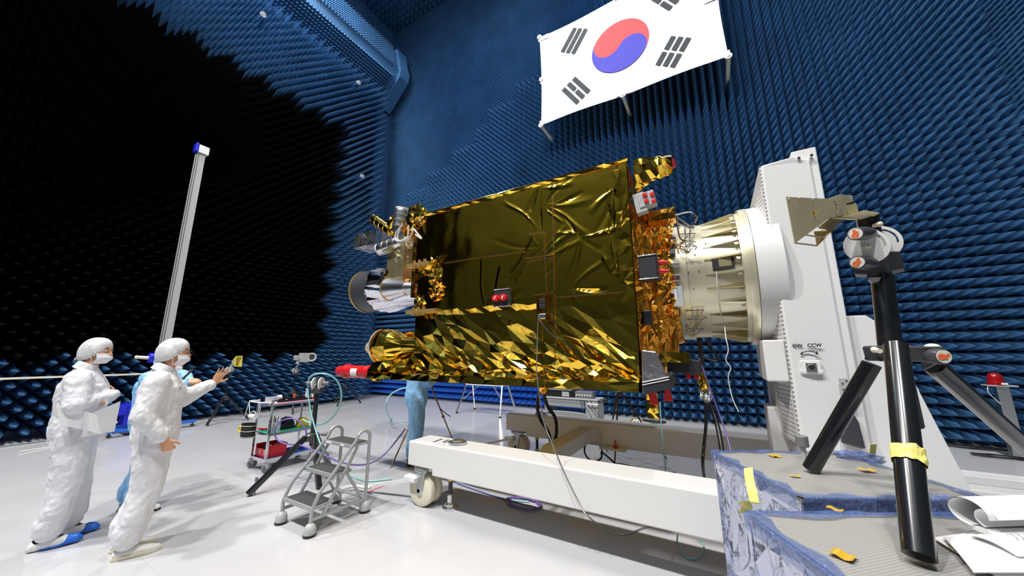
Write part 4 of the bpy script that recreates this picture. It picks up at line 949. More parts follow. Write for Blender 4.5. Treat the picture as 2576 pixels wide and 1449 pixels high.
# head: two pale slotted discs, grey cross block
def disc(cx, cy, dd, r, name, th):
    c = plane_pt(cx, cy, dd); n_ = (c-C0); n_.z = 0; n_.normalize(); n_ = (n_+Vector((-.45, -.1, 0))).normalized(); xd = UP.cross(n_).normalized()
    k = MB(); N = 40; vs = []
    def P(a, rr): return c-xd*math.cos(a)*rr+UP*math.sin(a)*rr
    # annular sectors leave a curved slot in the upper right
    a0, a1 = math.radians(-5), math.radians(115); ri, ro = r*.70, r*.84
    for i in range(N):
        s0, s1 = 2*PI*i/N, 2*PI*(i+1)/N; mid = (s0+s1)/2; mm = math.atan2(math.sin(mid), math.cos(mid))
        bands = [(0.001, ri), (ro, r)] if a0 < mm < a1 else [(0.001, r)]
        for r0, r1 in bands:
            k.prism([P(s0, r0), P(s1, r0), P(s1, r1), P(s0, r1)], n_*th)
    return k.build(name, 'white_plastic', tri)
disc(2181, 618, 1.68, .088, 'slotted_disc', .008); disc(2218, 608, 1.80, .085, 'slotted_disc', .008)
for px, py, dd in [(2184, 620, 1.665), (2212, 643, 1.665), (2226, 637, 1.665)]:
    q = plane_pt(px, py, dd); k = MB(); k.ball(q, .011); k.build('nylon_screw', 'cream_plastic', tri, smooth=40)
def slab(pts, dd, dep, m, name, bev=.004):
    ps = [plane_pt(x, y, dd) for x, y in pts]; n_ = ray(*pts[0]); n_.z = 0; n_.normalize(); k = MB(); k.prism(ps, n_*dep); return k.build(name, m, tri, bevel=bev)
slab([(2190, 652), (2236, 640), (2246, 700), (2182, 704), (2180, 690), (2150, 690), (2144, 662)], 1.70, .10, 'dark_grey', 'head_block'); slab([(2234, 632), (2264, 632), (2276, 676), (2244, 682)], 1.74, .10, 'dark_grey', 'head_block')
slab([(2184, 698), (2246, 695), (2249, 704), (2190, 710)], 1.69, .10, 'light_grey', 'head_rim', .002)
k = MB(); k.cyl(plane_pt(2181, 540, 1.80), plane_pt(2190, 598, 1.78), .043, .043, 24); k.build('mount_cylinder', 'black_plastic', tri, smooth=40)
slab([(2186, 536), (2196, 536), (2198, 556), (2188, 556)], 1.75, .01, 'black_matte', 'mount_slot', 0)
k = MB(); k.cyl(plane_pt(2198, 568, 1.75), plane_pt(2213, 564, 1.72), .010, .012, 12); k.ball(plane_pt(2213, 564, 1.72), .013); k.build('nylon_screw', 'cream_plastic', tri, smooth=40)

# ---- gold horn antenna on the tripod head
D1 = 1.50
hp = plane_pt(2180, 540, 1.78)
horn = thing('horn_antenna', 'gold coloured metal horn antenna mounted on top of the black tripod', 'antenna', (hp.x, hp.y, hp.z))
def plate_px(q, depth, m, name, t=.003):
    ps = [plane_pt(x, y, d) for x, y, d in q]; n_ = (ps[1]-ps[0]).cross(ps[2]-ps[0]).normalized(); k = MB(); k.prism(ps, n_*t); return k.build(name, m, horn)
near = [(1978, 495, 1.50), (2082, 500, 1.68), (2090, 546, 1.68), (2000, 612, 1.50)]
plate_px(near, 0, 'iridite', 'side_plate'); 
far = [(2052, 500, 1.66), (2122, 500, 1.84), (2122, 548, 1.84), (2056, 618, 1.66)]
plate_px([(2090, 548, 1.68), (2120, 553, 1.84), (2092, 583, 1.765), (2060, 572, 1.615)], 0, 'brass', 'bottom_plate')
plate_px([(2060, 572, 1.615), (2092, 575, 1.765), (2092, 578, 1.765), (2060, 575, 1.615)], 0, 'iridite', 'rung')
plate_px([(2028, 589, 1.56), (2077, 597, 1.71), (2077, 601, 1.71), (2028, 593, 1.56)], 0, 'iridite', 'rung')
plate_px([(1999, 609, 1.50), (2056, 616, 1.66), (2056, 620, 1.66), (1999, 613, 1.50)], 0, 'iridite', 'rung')
plate_px([(2048, 582, 1.66), (2092, 578, 1.765), (2056, 620, 1.66), (2053, 600, 1.66)], 0, 'brass', 'side_plate')
plate_px([(2120, 553, 1.84), (2092, 578, 1.765), (2056, 620, 1.66), (2058, 616, 1.66)], 0, 'iridite', 'edge_strip')
k = MB(); a = [plane_pt(*p) for p in [(2081, 500, 1.68), (2113, 488, 1.72), (2118, 540, 1.72), (2090, 547, 1.68)]]; a2 = [plane_pt(*p) for p in [(2108, 498, 1.84), (2146, 492, 1.84), (2149, 538, 1.84), (2120, 553, 1.84)]]
k.add(a+a2, [(0, 1, 2, 3), (7, 6, 5, 4), (0, 4, 5, 1), (1, 5, 6, 2), (2, 6, 7, 3), (3, 7, 4, 0)]); k.build('feed_block', 'iridite', horn, bevel=.002)
k = MB(); a = [plane_pt(*p) for p in [(2118, 508, 1.75), (2154, 511, 1.77), (2160, 532, 1.77), (2122, 545, 1.75)]]; k.prism(a, ray(2120, 520)*.06); k.build('rear_cover', 'iridite', horn, bevel=.002)
k = MB(); q = plane_pt(2138, 512, 1.74); k.cyl(q, q+Vector((.014, .01, .004)), .006, .006, 10); k.box(q, (.024, .008, .008)); k.build('coax_port', 'black_plastic', horn)
plate_px([(2090, 548, 1.70), (2130, 543, 1.74), (2173, 529, 1.72), (2211, 535, 1.72), (2205, 538, 1.80), (2182, 552, 1.80), (2135, 552, 1.84)], 0, 'iridite', 'base_plate', .004)
for px, py in [(1985, 501), (2011, 498), (2045, 501), (2011, 546), (2060, 531), (2057, 569), (2027, 591)]:
    q = plane_pt(px, py, 1.50+.18*(px-1978)/110-.004); k = MB(); k.ball(q, .0045, 10, 6); k.build('screw', 'zinc', horn)
for px, py in [(2102, 500), (2106, 516), (2107, 533), (2088, 524), (2119, 493), (2141, 497)]:
    q = plane_pt(px, py, 1.70-.004); k = MB(); k.ball(q, .006, 10, 6); k.build('screw', 'steel_bright', horn)
k = MB(); q = [plane_pt(x, y, 1.60) for x, y in [(2041, 533), (2055, 531), (2055, 540), (2042, 541)]]; k.prism(q, ray(2048, 536)*-.001); stk = k.build('yellow_sticker', 'yellow_paint', horn)
q = plane_pt(2048, 536, 1.597); text('6', .018, q, Vector((math.cos(YAW), math.sin(YAW), 0)), UP, 'sticker_digit', 'ink', stk, .0003)

# ---- papers on the near table
def paper(pts, z, label, name='paper_sheet', rise=0.0, group=None, bend=0.0):
    ps = [atz(x, y, z) for x, y in pts]; k = MB(); n = 12
    def P(u, v): return ps[0].lerp(ps[1], u).lerp(ps[3].lerp(ps[2], u), v)
    top = [P(i/n, j/n)+UP*(rise*(i/n)**2+bend*math.sin(PI*j/n)) for j in range(n+1) for i in range(n+1)]; m_ = len(top)
    k.add(top+[p-UP*.002 for p in top], [(j*(n+1)+i, j*(n+1)+i+1, (j+1)*(n+1)+i+1, (j+1)*(n+1)+i) for j in range(n) for i in range(n)]+[(m_+(j+1)*(n+1)+i, m_+(j+1)*(n+1)+i+1, m_+j*(n+1)+i+1, m_+j*(n+1)+i) for j in range(n) for i in range(n)])
    o = k.build(name, 'paper', off=(ps[0].x, ps[0].y, z-.002), smooth=50); return tag(o, label, 'paper', group)
paper([(2345, 1352), (2600, 1318), (2760, 1460), (2520, 1460)], 1.012, 'bottom white paper sheet of the spread at the lower right corner', group='white papers on the near table')
paper([(2372, 1350), (2620, 1325), (2700, 1440), (2450, 1440)], 1.022, 'middle white paper sheet of the spread at the lower right', group='white papers on the near table', bend=.006)
paper([(2440, 1347), (2700, 1300), (2800, 1400), (2560, 1400)], 1.032, 'top white paper sheet next to the curled notebook', group='white papers on the near table', bend=.01)
nb = thing('notebook', 'open white notebook with curled pages at the right edge of the table', 'notebook', atz(2540, 1330, 1.03))
k = MB(); n = 18; a = atz(2512, 1345, 1.045); dirv = Vector((.83, .55, 0)); per = Vector((-.55, .83, 0)); vs = []
for i in range(n+1):
    t = i/n; ang = -PI*.5+t*PI*1.55; r = .040-.004*t
    c_ = a+per*(.05+.05*math.cos(ang))*1.0+UP*(.045+.04*math.sin(ang))
    vs += [c_-dirv*.02, c_+dirv*.28]
k.add(vs+[v+UP*.0015+per*.0015 for v in vs], [(2*i, 2*i+1, 2*i+3, 2*i+2) for i in range(n)]+[(2*n+2+2*i+2, 2*n+2+2*i+3, 2*n+2+2*i+1, 2*n+2+2*i) for i in range(n)]); k.build('curled_page', 'paper', nb, smooth=60)
k = MB(); vs = []
for i in range(n+1):
    t = i/n; ang = PI*.9-t*PI*1.3
    c_ = a+per*(.02+.030*math.cos(ang))+UP*(.035+.028*math.sin(ang)); vs += [c_-dirv*.0, c_+dirv*.28]
k.add(vs, [(2*i, 2*i+1, 2*i+3, 2*i+2) for i in range(n)]); k.build('curled_page', 'paper', nb, smooth=60)
k = MB(); k.box(a+dirv*.14+UP*(-.003), (.3, .16, .012), Matrix((dirv, per, UP)).transposed()); k.build('page_block', 'paper', nb)
for i in range(14):
    k = MB(); q = a+dirv*(.0+.02*i)+per*(-.03)+UP*.002; k.tube([q+per*.012*math.cos(t)+UP*.012*math.sin(t) for t in [2*PI*j/8 for j in range(9)]], .0014, 5, smooth=0); k.build('ring', 'steel_bright', nb)
# ================================================================ STEP LADDER
L = thing('step_ladder', 'grey three-step stool ladder with dome feet standing on the open floor', 'step ladder', (-3.55, 2.36, 0))
lx0, lx1, ly0, ly1 = -3.79, -3.31, 2.07, 2.64; tr = .016
for x in (lx0, lx1):
    b = MB()
    path = [(x, ly0, .09), (x, ly0, .20), (x, ly0+.012, .235), (x, 2.13, .34), (x, 2.475, .72)]
    path += [(x, 2.475+.082*(1-math.cos(a))+.006, .72+.085*math.sin(a)) for a in [PI*i/10 for i in range(1, 10)]] + [(x, ly1, .70), (x, ly1, .09)]
    b.tube(path, tr, 10, smooth=0); b.build('side_frame', 'silver_grey', L, smooth=50)
    b = MB(); b.bar((x, ly0, .13), (x, ly1, .13), .02, .028); b.build('base_rail', 'silver_grey', L, bevel=.003)
    b = MB(); b.bar((x, 2.40, .43), (x, 2.60, .14), .022, .022); b.build('brace', 'silver_grey', L)
    b = MB(); b.bar((x, 2.18, .13), (x, 2.50, .66), .022, .022); b.build('brace', 'silver_grey', L)
    for y in (ly0, ly1):
        q = MB(); q.lathe((x, y, .022), (0, 0, 1), [(0, .052), (.03, .052), (.05, .047), (.07, .036), (.085, .018), (.088, .001)], 28); ft_ = q.build('foot_dome', 'light_grey', L, smooth=40)
        q = MB(); q.lathe((x, y, 0), (0, 0, 1), [(0, .05), (.004, .054), (.022, .055)], 28); q.build('foot_pad', 'black_plastic', ft_, smooth=40)
for y in (ly1,):
    b = MB(); b.bar((lx0, y, .13), (lx1, y, .13), .028, .02, (0, 0, 1)); b.build('base_rail', 'silver_grey', L)
for z, y0, y1 in ((.23, 2.07, 2.29), (.46, 2.25, 2.46), (.69, 2.43, 2.64)):
    b = MB(); b.bb(lx0+.01, lx1-.01, y0, y1, z-.028, z-.004); b.bb(lx0-.012, lx1+.012, y0-.006, y0+.012, z-.034, z+.002); st = b.build('step', 'silver_grey', L, bevel=.003)
    b = MB(); b.bb(lx0+.022, lx1-.022, y0+.014, y1-.01, z-.004, z+.002); b.build('tread', 'step_rubber', st)
    if z > .6:
        for x_, w_ in ((lx0+.10, .09), (lx0+.33, .06)):
            q = MB(); q.box((x_, y0-.007, z-.016), (w_, .002, .018)); q.build('step_label', 'white_plastic', st)

# ================================================================ TOOL CART and what lies on it
cx0, cx1, cy0, cy1 = -5.93, -5.53, 2.72, 3.36
cart = thing('tool_cart', 'three-shelf steel trolley loaded with tools, behind the black tripod', 'cart', (-5.73, 3.04, 0))
for x in (cx0, cx1):
    for y in (cy0, cy1):
        b = MB(); b.bb(x-.014, x+.014, y-.014, y+.014, .13, .955); b.build('post', 'steel_bright', cart, bevel=.002)
        q = MB(); q.lathe((x-.018, y+.02, .062), (1, 0, 0), [(0, .03), (0, .056), (.006, .062), (.030, .062), (.036, .056), (.036, .03)], 28); wl = q.build('wheel', 'mid_grey', cart, smooth=35)
        q = MB(); q.prism([(x-.024, y-.03, .13), (x-.024, y+.035, .13), (x-.024, y+.035, .05), (x-.024, y+.01, .05)], (.05, 0, 0)); q.build('caster_fork', 'zinc', cart, bevel=.004)
for z, m_, nm in ((.155, 'light_grey', 'shelf'), (.50, 'green_mat', 'shelf'), (.90, 'white_plastic', 'shelf')):
    b = MB(); b.bb(cx0, cx1, cy0, cy1, z-.012, z); sh = b.build('shelf', 'steel_bright', cart)
    b = MB(); h_ = .045 if z < .2 else .02
    for (xa, xb, ya, yb) in ((cx0, cx1, cy0-.004, cy0+.004), (cx0, cx1, cy1-.004, cy1+.004), (cx0-.004, cx0+.004, cy0, cy1), (cx1-.004, cx1+.004, cy0, cy1)): b.bb(xa, xb, ya, yb, z-.03, z-.03+h_)
    b.build('shelf_rim', 'aluminium', sh)
    b = MB(); b.bb(cx0+.01, cx1-.01, cy0+.01, cy1-.01, z, z+.004); b.build('mat', {.155: 'blue_plastic', .50: 'green_mat', .90: 'pink_edge'}[z], sh)
b = MB(); b.tube([(cx1+.012, cy0, .905), (cx1+.012, cy1, .905)], .010, 8, smooth=0); b.build('pink_edge', 'pink_edge', cart)
b = MB(); b.tube([(cx0, cy0, .93), (cx0, cy0-.10, .935), (cx0+.06, cy0-.13, .935), (cx1-.06, cy0-.13, .935), (cx1, cy0-.10, .935), (cx1, cy0, .93)], .009, 8, smooth=3); b.build('push_handle', 'white_plastic', cart, smooth=50)
def item(name, label, cat, mb, m, off, group=None, **k):
    o = mb.build(name, m, off=off, **k); return tag(o, label, cat, group)
zt, zm, zb = .904, .504, .159
# top shelf
for i, (x, y, l, w_, lab) in enumerate([(-5.64, 3.07, .50, .10, 'long shallow black tray of small parts on the near edge of the cart top'), (-5.80, 3.12, .44, .12, 'black tray behind the long one on the cart top'), ]):
    b = MB(); o = (x, y, zt); b.bb(x-w_/2, x+w_/2, y-l/2, y+l/2, zt, zt+.006)
    for a in ((x-w_/2, x-w_/2+.005, y-l/2, y+l/2), (x+w_/2-.005, x+w_/2, y-l/2, y+l/2), (x-w_/2, x+w_/2, y-l/2, y-l/2+.005), (x-w_/2, x+w_/2, y+l/2-.005, y+l/2)): b.bb(*a, zt, zt+.035)
    item('parts_tray', lab, 'tray', b, 'black_plastic', o, 'black trays on the cart')
R_ = random.Random(6)
for i, (m_, lab) in enumerate([('steel_bright', 'short bright metal bit at the left end of the long tray'), ('white_plastic', 'small white fitting lying in the long black tray'), ('orange_ink', 'orange cap standing above the black trays on the cart'), ('steel_bright', 'short bright metal bit in the middle of the long tray'), ('white_plastic', 'small white fitting at the right end of the long tray')]):
    y = 2.86+.10*i; x = -5.64; b = MB(); z = zt+.008
    if m_ == 'orange_ink': x = -5.80; y = 3.16; z = zt+.0065; b.lathe((x, y, z), (0, 0, 1), [(0, .02), (.06, .018), (.062, .022), (.075, .022)], 16)
    elif m_ == 'steel_bright': b.cyl((x-.02, y-.03, z+.010), (x+.02, y+.04, z+.010), .009, .009, 12); b.cyl((x+.005, y+.01, z+.010), (x+.012, y+.025, z+.010), .0135, .0135, 6)
    else: b.lathe((x, y, z), (0, 0, 1), [(0, .018), (.012, .018), (.012, .011), (.03, .011), (.03, .008)], 16)
    item('small_part', lab, 'part', b, m_, (x, y, z), None, smooth=40)
b = MB(); o = (-5.80, 2.84, zt); b.bb(-5.86, -5.74, 2.77, 2.91, zt, zt+.005); 
for a in ((-5.86, -5.855, 2.77, 2.91), (-5.745, -5.74, 2.77, 2.91), (-5.86, -5.74, 2.77, 2.775), (-5.86, -5.74, 2.905, 2.91)): b.bb(*a, zt, zt+.065)
b.bb(-5.863, -5.737, 2.767, 2.913, zt+.065, zt+.073); item('plastic_box', 'small clear lidded box at the left front corner of the cart top', 'box', b, 'clear_box', o)
b = MB(); o = (-5.86, 3.0, zt); b.lathe((-5.88, 2.95, zt+.042), (0, 1, 0), [(0, .018), (0, .042), (.05, .042), (.05, .018)], 28, closed=True); item('tape_roll', 'white roll of tape standing on the cart top beside the clear box', 'tape roll', b, 'white_plastic', o, smooth=40)
b = MB(); o = (-5.70, 2.78, zt); sheet(b, lambda u, v: Vector((-5.74+.16*u, 2.73+.10*v, zt+.004)), lambda u, v: UP*(.012*abs(math.sin(u*7))*v), 10, 6); item('cleaning_cloth', 'crumpled white wipe at the front corner of the cart top', 'cloth', b, 'white_cloth', o, smooth=60)
for i, (x, y, z, lab) in enumerate([(-5.62, 3.30, zt+.0, 'red and white spring clamp standing on the cart, left of the pair'), (-5.70, 3.34-.02, zt+.0, 'red and white spring clamp standing on the cart, right of the pair')]):
    t = thing('spring_clamp', lab, 'clamp', (x, y, z), group='spring clamps on the cart')
    for s_ in (-1, 1):
        b = MB(); b.tube([(x, y+s_*.012, z+.012), (x, y+s_*.045, z+.05), (x, y+s_*.035, z+.11), (x, y+s_*.05, z+.16)], [.013, .010], 8); b.build('arm', 'white_plastic', t, smooth=50)
        b = MB(); b.tube([(x, y+s_*.012, z+.012), (x, y+s_*.03, z+.006), (x, y+s_*.055, z+.012)], .012, 8); b.build('grip', 'red_plastic', t, smooth=50)
    b = MB(); b.cyl((x-.02, y, z+.06), (x+.02, y, z+.06), .014, .014, 12); b.build('spring', 'steel_bright', t, smooth=40)
# middle shelf
b = MB(); o = (-5.66, 2.84, zm); b.bb(-5.72, -5.60, 2.78, 2.90, zm, zm+.13); item('parts_bin', 'clear bin of pens on the middle cart shelf at the left', 'bin', b, 'clear_box', o, bevel=.006)
for i, (dx, dy, m_, lab) in enumerate([(0.0, -.02, 'wood', 'wooden stick standing in the clear bin on the cart'), (.025, .02, 'steel_bright', 'metal rod standing in the clear bin on the cart'), (-.02, .01, 'dark_grey', 'dark grey pen standing in the clear bin on the cart')]):
    x, y = -5.66+dx, 2.84+dy; b = MB(); b.cyl((x, y, zm+.006), (x+.006, y+.01, zm+.21-.02*i), .009, .007, 10); b.cyl((x+.006, y+.01, zm+.21-.02*i), (x+.006, y+.01, zm+.22-.02*i), .009, .006, 10); item('stick' if i == 0 else 'pen', lab, 'pen', b, m_, (x, y, zm), smooth=40)
b = MB(); o = (-5.72, 3.04, zm); b.prism([(-5.80, 2.97, zm), (-5.80, 3.13, zm), (-5.80, 3.13, zm+.08), (-5.80, 3.09, zm+.15), (-5.80, 3.0, zm+.15), (-5.80, 2.97, zm+.07)], (.14, 0, 0)); b.cyl((-5.74, 3.03, zm+.15), (-5.74, 3.03, zm+.175), .012, .012, 12); b.bb(-5.78, -5.68, 3.0, 3.10, zm+.148, zm+.158); item('black_case', 'black hard case with a top handle on the middle cart shelf', 'case', b, 'black_plastic', o, bevel=.008)
b = MB(); o = (-5.66, 3.24, zm); b.prism([(-5.72, 3.17, zm), (-5.72, 3.33, zm), (-5.72, 3.32, zm+.09), (-5.72, 3.28, zm+.13), (-5.72, 3.21, zm+.13), (-5.72, 3.18, zm+.09)], (.10, 0, 0)); item('yellow_case', 'yellow carrying case at the right end of the middle cart shelf', 'case', b, 'yellow_paint', o, bevel=.012)
t = thing('pliers', 'pliers with red grips lying on the middle cart shelf at the left', 'pliers', (-5.86, 2.82, zm+.01))
for s_ in (-1, 1):
    b = MB(); b.tube([(-5.86, 2.86, zm+.015), (-5.86+s_*.03, 2.80, zm+.02), (-5.86+s_*.035, 2.74, zm+.03)], .011, 8); b.build('grip', 'red_plastic', t, smooth=50)
    b = MB(); b.tube([(-5.86, 2.86, zm+.015), (-5.86-s_*.012, 2.90, zm+.015), (-5.86, 2.93, zm+.015)], .008, 6); b.build('jaw', 'steel_bright', t, smooth=50)
# bottom shelf
bx0, bx1, by0, by1 = -5.90, -5.60, 2.75, 3.02; z0 = zb+.001
t = thing('parts_bin', 'red open stacking bin with slots on the bottom shelf of the cart', 'bin', (-5.75, 2.88, z0))
b = MB(); b.bb(bx0, bx1, by0, by1, z0, z0+.006)
for a in ((bx0, bx0+.006, by0, by1, .16), (bx1-.006, bx1, by0, by1, .16), (bx0, bx1, by1-.006, by1, .16), (bx0, bx1, by0, by0+.006, .12)): b.bb(a[0], a[1], a[2], a[3], z0, z0+a[4])
b.build('shell', 'red_plastic', t)
b = MB(); b.bb(bx0-.008, bx1+.008, by1-.012, by1+.006, z0+.155, z0+.17); b.bb(bx1-.012, bx1+.008, by0, by1, z0+.155, z0+.17); b.bb(bx0-.008, bx0+.012, by0, by1, z0+.155, z0+.17); b.build('rim', 'red_plastic', t, bevel=.003)
for i in range(4):
    b = MB(); b.bb(bx0+.04+.065*i, bx0+.065+.065*i, by0-.003, by0, z0+.05, z0+.11); b.build('slot_rib', 'light_grey' if i % 2 else 'red_plastic', t)
for i, (x, y, m_, lab) in enumerate([(-5.82, 2.85, 'mid_grey', 'grey fitting at the back of the red bin on the cart'), (-5.70, 2.83, 'zinc', 'zinc coupling in the front of the red bin on the cart'), (-5.75, 2.95, 'mid_grey', 'grey fitting in the middle of the red bin on the cart'), (-5.66, 2.94, 'light_grey', 'pale grey block at the right of the red bin on the cart')]):
    b = MB(); z = z0+.007; b.box((x, y, z+.06), (.07, .06, .12), (0, 0, .4*i)); b.cyl((x-.02, y, z+.12), (x+.02, y+.01, z+.145), .022, .018, 10); item('fitting', lab, 'fitting', b, m_, (x, y, z), bevel=.004)
b = MB(); o = (-5.70, 3.18, z0); b.bb(-5.86, -5.56, 3.06, 3.33, z0, z0+.006); 
for a in ((-5.86, -5.855, 3.06, 3.33), (-5.565, -5.56, 3.06, 3.33), (-5.86, -5.56, 3.06, 3.065), (-5.86, -5.56, 3.325, 3.33)): b.bb(*a, z0, z0+.03)
item('blue_tray', 'flat blue tray on the bottom cart shelf beside the red bin', 'tray', b, 'blue_plastic', o)
for i, (x, y, lab) in enumerate([(-5.62, 3.10, 'black connector at the left of the blue tray'), (-5.64, 3.16, 'black connector in the middle of the blue tray'), (-5.62, 3.23, 'black connector at the right of the blue tray'), (-5.72, 3.13, 'black connector at the back of the blue tray')]):
    b = MB(); z = z0+.007; b.cyl((x-.02, y, z+.016), (x+.015, y+.01, z+.016), .016, .016, 12); b.cyl((x+.015, y+.01, z+.016), (x+.035, y+.015, z+.016), .010, .010, 10); item('connector', lab, 'connector', b, 'black_plastic', (x, y, z), smooth=40)
b = MB(); b.tube([(-5.78, 3.08, z0+.012), (-5.70, 3.2, z0+.06), (-5.62, 3.29, z0+.10), (-5.55, 3.35, z0+.16)], .005, 6); item('loose_cord', 'white cord draped over the blue tray on the cart', 'cord', b, 'cable_white', (-5.7, 3.2, z0), smooth=60)
# hanging at the handle end
b = MB(); c = Vector((-5.86, 2.60, .50)); N = 32
b.lathe(c+Vector((0, 0, -.05)), (0, 0, 1), [(0, .10), (.0, .12), (.18, .125), (.18, .12), (.005, .112)], 36, sx=.62)
t = thing('cable_basket', 'black oval basket bound with pale wire on the handle end of the cart', 'basket', c); b.build('body', 'black_matte', t, smooth=35)
for z in (-.04, .04, .11):
    b = MB(); b.tube([c+Vector((0, 0, z))+Vector(((.078)*math.cos(a), .127*math.sin(a), 0)) if False else c+Vector((.127*math.sin(a), .080*math.cos(a), z)) for a in [2*PI*i/36 for i in range(37)]], .0035, 5, smooth=0); b.build('wire_band', 'cream_plastic', t, smooth=60)
t['label'] = 'black oval basket bound with pale wire on the handle end of the cart'
b = MB(); o = (-5.72, 2.58, .74); b.cyl((-5.80, 2.585, .74), (-5.66, 2.585, .74), .032, .032, 20); b.cyl((-5.82, 2.585, .74), (-5.80, 2.585, .74), .03, .03, 16); item('paper_roll', 'white roll hanging below the cart handle on a cord', 'roll', b, 'white_plastic', o, smooth=40)
b = MB(); o = (-5.84, 2.58, .8)
b.tube([(-5.90, 2.585, .93), (-5.93, 2.57, .75), (-5.97, 2.56, .62), (-5.99, 2.56, .585)], .006, 6); b.tube([(-5.90, 2.585, .93), (-5.82, 2.57, .80), (-5.84, 2.585, .775)], .005, 6); b.tube([(-5.84, 2.585, .775), (-5.70, 2.57, .82), (-5.63, 2.585, .78), (-5.60, 2.58, .92)], .005, 6); b.tube([(-5.63, 2.60, .93), (-5.58, 2.59, .82), (-5.63, 2.56, .70), (-5.67, 2.585, .72)], .005, 6)
item('hanging_cord', 'white cords looped over the end handle of the cart', 'cord', b, 'cable_white', o, smooth=60)
b = MB(); o = (-6.0, 2.56, .55); b.tube([(-6.0+.0, 2.56+.036*math.cos(a), .545+.036*math.sin(a)) if False else (-6.0+.036*math.cos(a), 2.56, .548+.036*math.sin(a)) for a in [2*PI*i/24 for i in range(25)]], .012, 8, smooth=0); item('tape_roll', 'small yellow tape ring hanging from a cord at the left of the cart', 'tape roll', b, 'yellow_paint', o, smooth=60)

# ================================================================ BLACK TRIPODS
def tripod(name, label, C_, z_hub, feet, z_top, r, knob_at=True, group=None, mats=('black_satin', 'dark_grey')):
    C_ = Vector((C_[0], C_[1], 0)); t = thing(name, label, 'tripod', C_, group=group)
    b = MB(); b.cyl(C_+UP*(z_hub-.12), C_+UP*z_top, r*.85, r*.8, 20); b.build('column', mats[0], t, smooth=40)
    b = MB(); b.lathe(C_+UP*(z_hub-.06), (0, 0, 1), [(0, r*2.6), (.012, r*2.9), (.085, r*2.4), (.1, r*1.4)], 6); b.build('hub', mats[1], t, bevel=.004)
    for i, f in enumerate(feet):
        f = Vector((f[0], f[1], .012)); d = (f-C_); d.z = 0; d.normalize(); hp_ = C_+d*r*2.2+UP*(z_hub+.0)
        b = MB(); b.bar(hp_, f+UP*.01, r*1.7, r*1.7); lg = b.build('leg', mats[0], t, bevel=r*.3)
        b = MB(); b.cyl(f-d*.07+UP*(-.012), f-d*.07+UP*.15, .006, .006, 8); b.cyl(f-d*.07+UP*.13, f-d*.07+UP*.175, .017, .017, 12); b.build('foot_screw', 'mid_grey', lg, smooth=40)
    if knob_at:
        d = Vector((_rt[0], _rt[1], 0)); p = C_+UP*(z_hub+.02)+d*r*2.2; b = MB(); b.cyl(p, p+d*.10, .014, .014, 10); b.cyl(p+d*.05, p+d*.12, .026, .026, 16); b.build('clamp_knob', 'mid_grey', t, smooth=40)
        p = C_+UP*(z_hub+.02)-Vector((_fw[0], _fw[1], 0))*r*2.5; b = MB(); b.ball(p, .014); b.build('nylon_screw', 'cream_plastic', t, smooth=40)
    return t
def head(t, C_, z, s_, knobs=True):
    C_ = Vector((C_[0], C_[1], 0)); rt = Vector((_rt[0], _rt[1], 0)); fw = Vector((_fw[0], _fw[1], 0)); Mx = Matrix((rt, fw, UP)).transposed()
    b = MB(); b.box(C_+UP*(z-.05*s_), (.13*s_, .10*s_, .07*s_), Mx); b.build('head_block', 'dark_grey', t, bevel=.005)
    for k in (-1, 1):
        b = MB(); b.lathe(C_+UP*(z+.04*s_)+rt*k*.045*s_-fw*.006, rt, [(0, .02*s_), (0, .085*s_), (.012*s_, .085*s_), (.012*s_, .02*s_)], 28, closed=True); b.build('slotted_disc', 'white_plastic', t, smooth=35)
    b = MB(); b.cyl(C_+UP*(z-.02*s_), C_+UP*(z+.13*s_), .022*s_, .022*s_, 14); b.build('head_stem', 'dark_grey', t, smooth=40)
    for k in (-1, 1):
        p = C_+UP*(z+.045*s_)+rt*k*.06*s_; b = MB(); b.cyl(p, p+rt*k*.09*s_, .026*s_, .028*s_, 16); b.build('knob', 'mid_grey', t, smooth=40)
mc = (-4.72, 2.86)
tp = tripod('tripod', 'black tripod with white head discs standing between the cart and the step ladder', mc, .545, [(-4.80, 2.215), (-4.30, 2.75), (-5.05, 3.35)], 1.14, .036)
head(tp, mc, 1.17, 1.0)
# a coil of teal and purple cable belongs to this head
def cable(name, label, pts, r, m, cat='cable', off=None, group=None, n=8):
    b = MB(); b.tube(pts, r, n, 0 if False else 0, smooth=7); P0_ = Vector(pts[0]); o = b.build(name, m, off=off or (P0_.x, P0_.y, min(Vector(p).z for p in pts)), smooth=60)
    return tag(o, label, cat, group)
def pl(px, py, d): return C0+ray(px, py)*d
dT = 5.15
cable('teal_cable', 'teal cable arching in a big loop from the black tripod head', [pl(775, 975, 4.75), pl(779, 950, 4.72), pl(800, 940, 4.72), pl(830, 944, 4.75), pl(852, 965, 4.8), pl(859, 1000, 4.8), pl(848, 1035, 4.8), pl(825, 1060, 4.8), pl(800, 1068, 4.8), pl(775, 1062, 4.8), pl(762, 1055, 4.85)], .011, 'cable_teal')
cable('teal_cable', 'teal cable dropping from the black tripod to the floor behind the ladder', [pl(775, 972, 4.7), pl(776, 1000, 4.65), pl(783, 1040, 4.6), pl(795, 1085, 4.5), pl(812, 1130, 4.4), atz(830, 1160, .05), atz(860, 1185, .012), atz(900, 1204, .012), atz(930, 1210, .012), atz(985, 1205, .012)], .010, 'cable_teal')
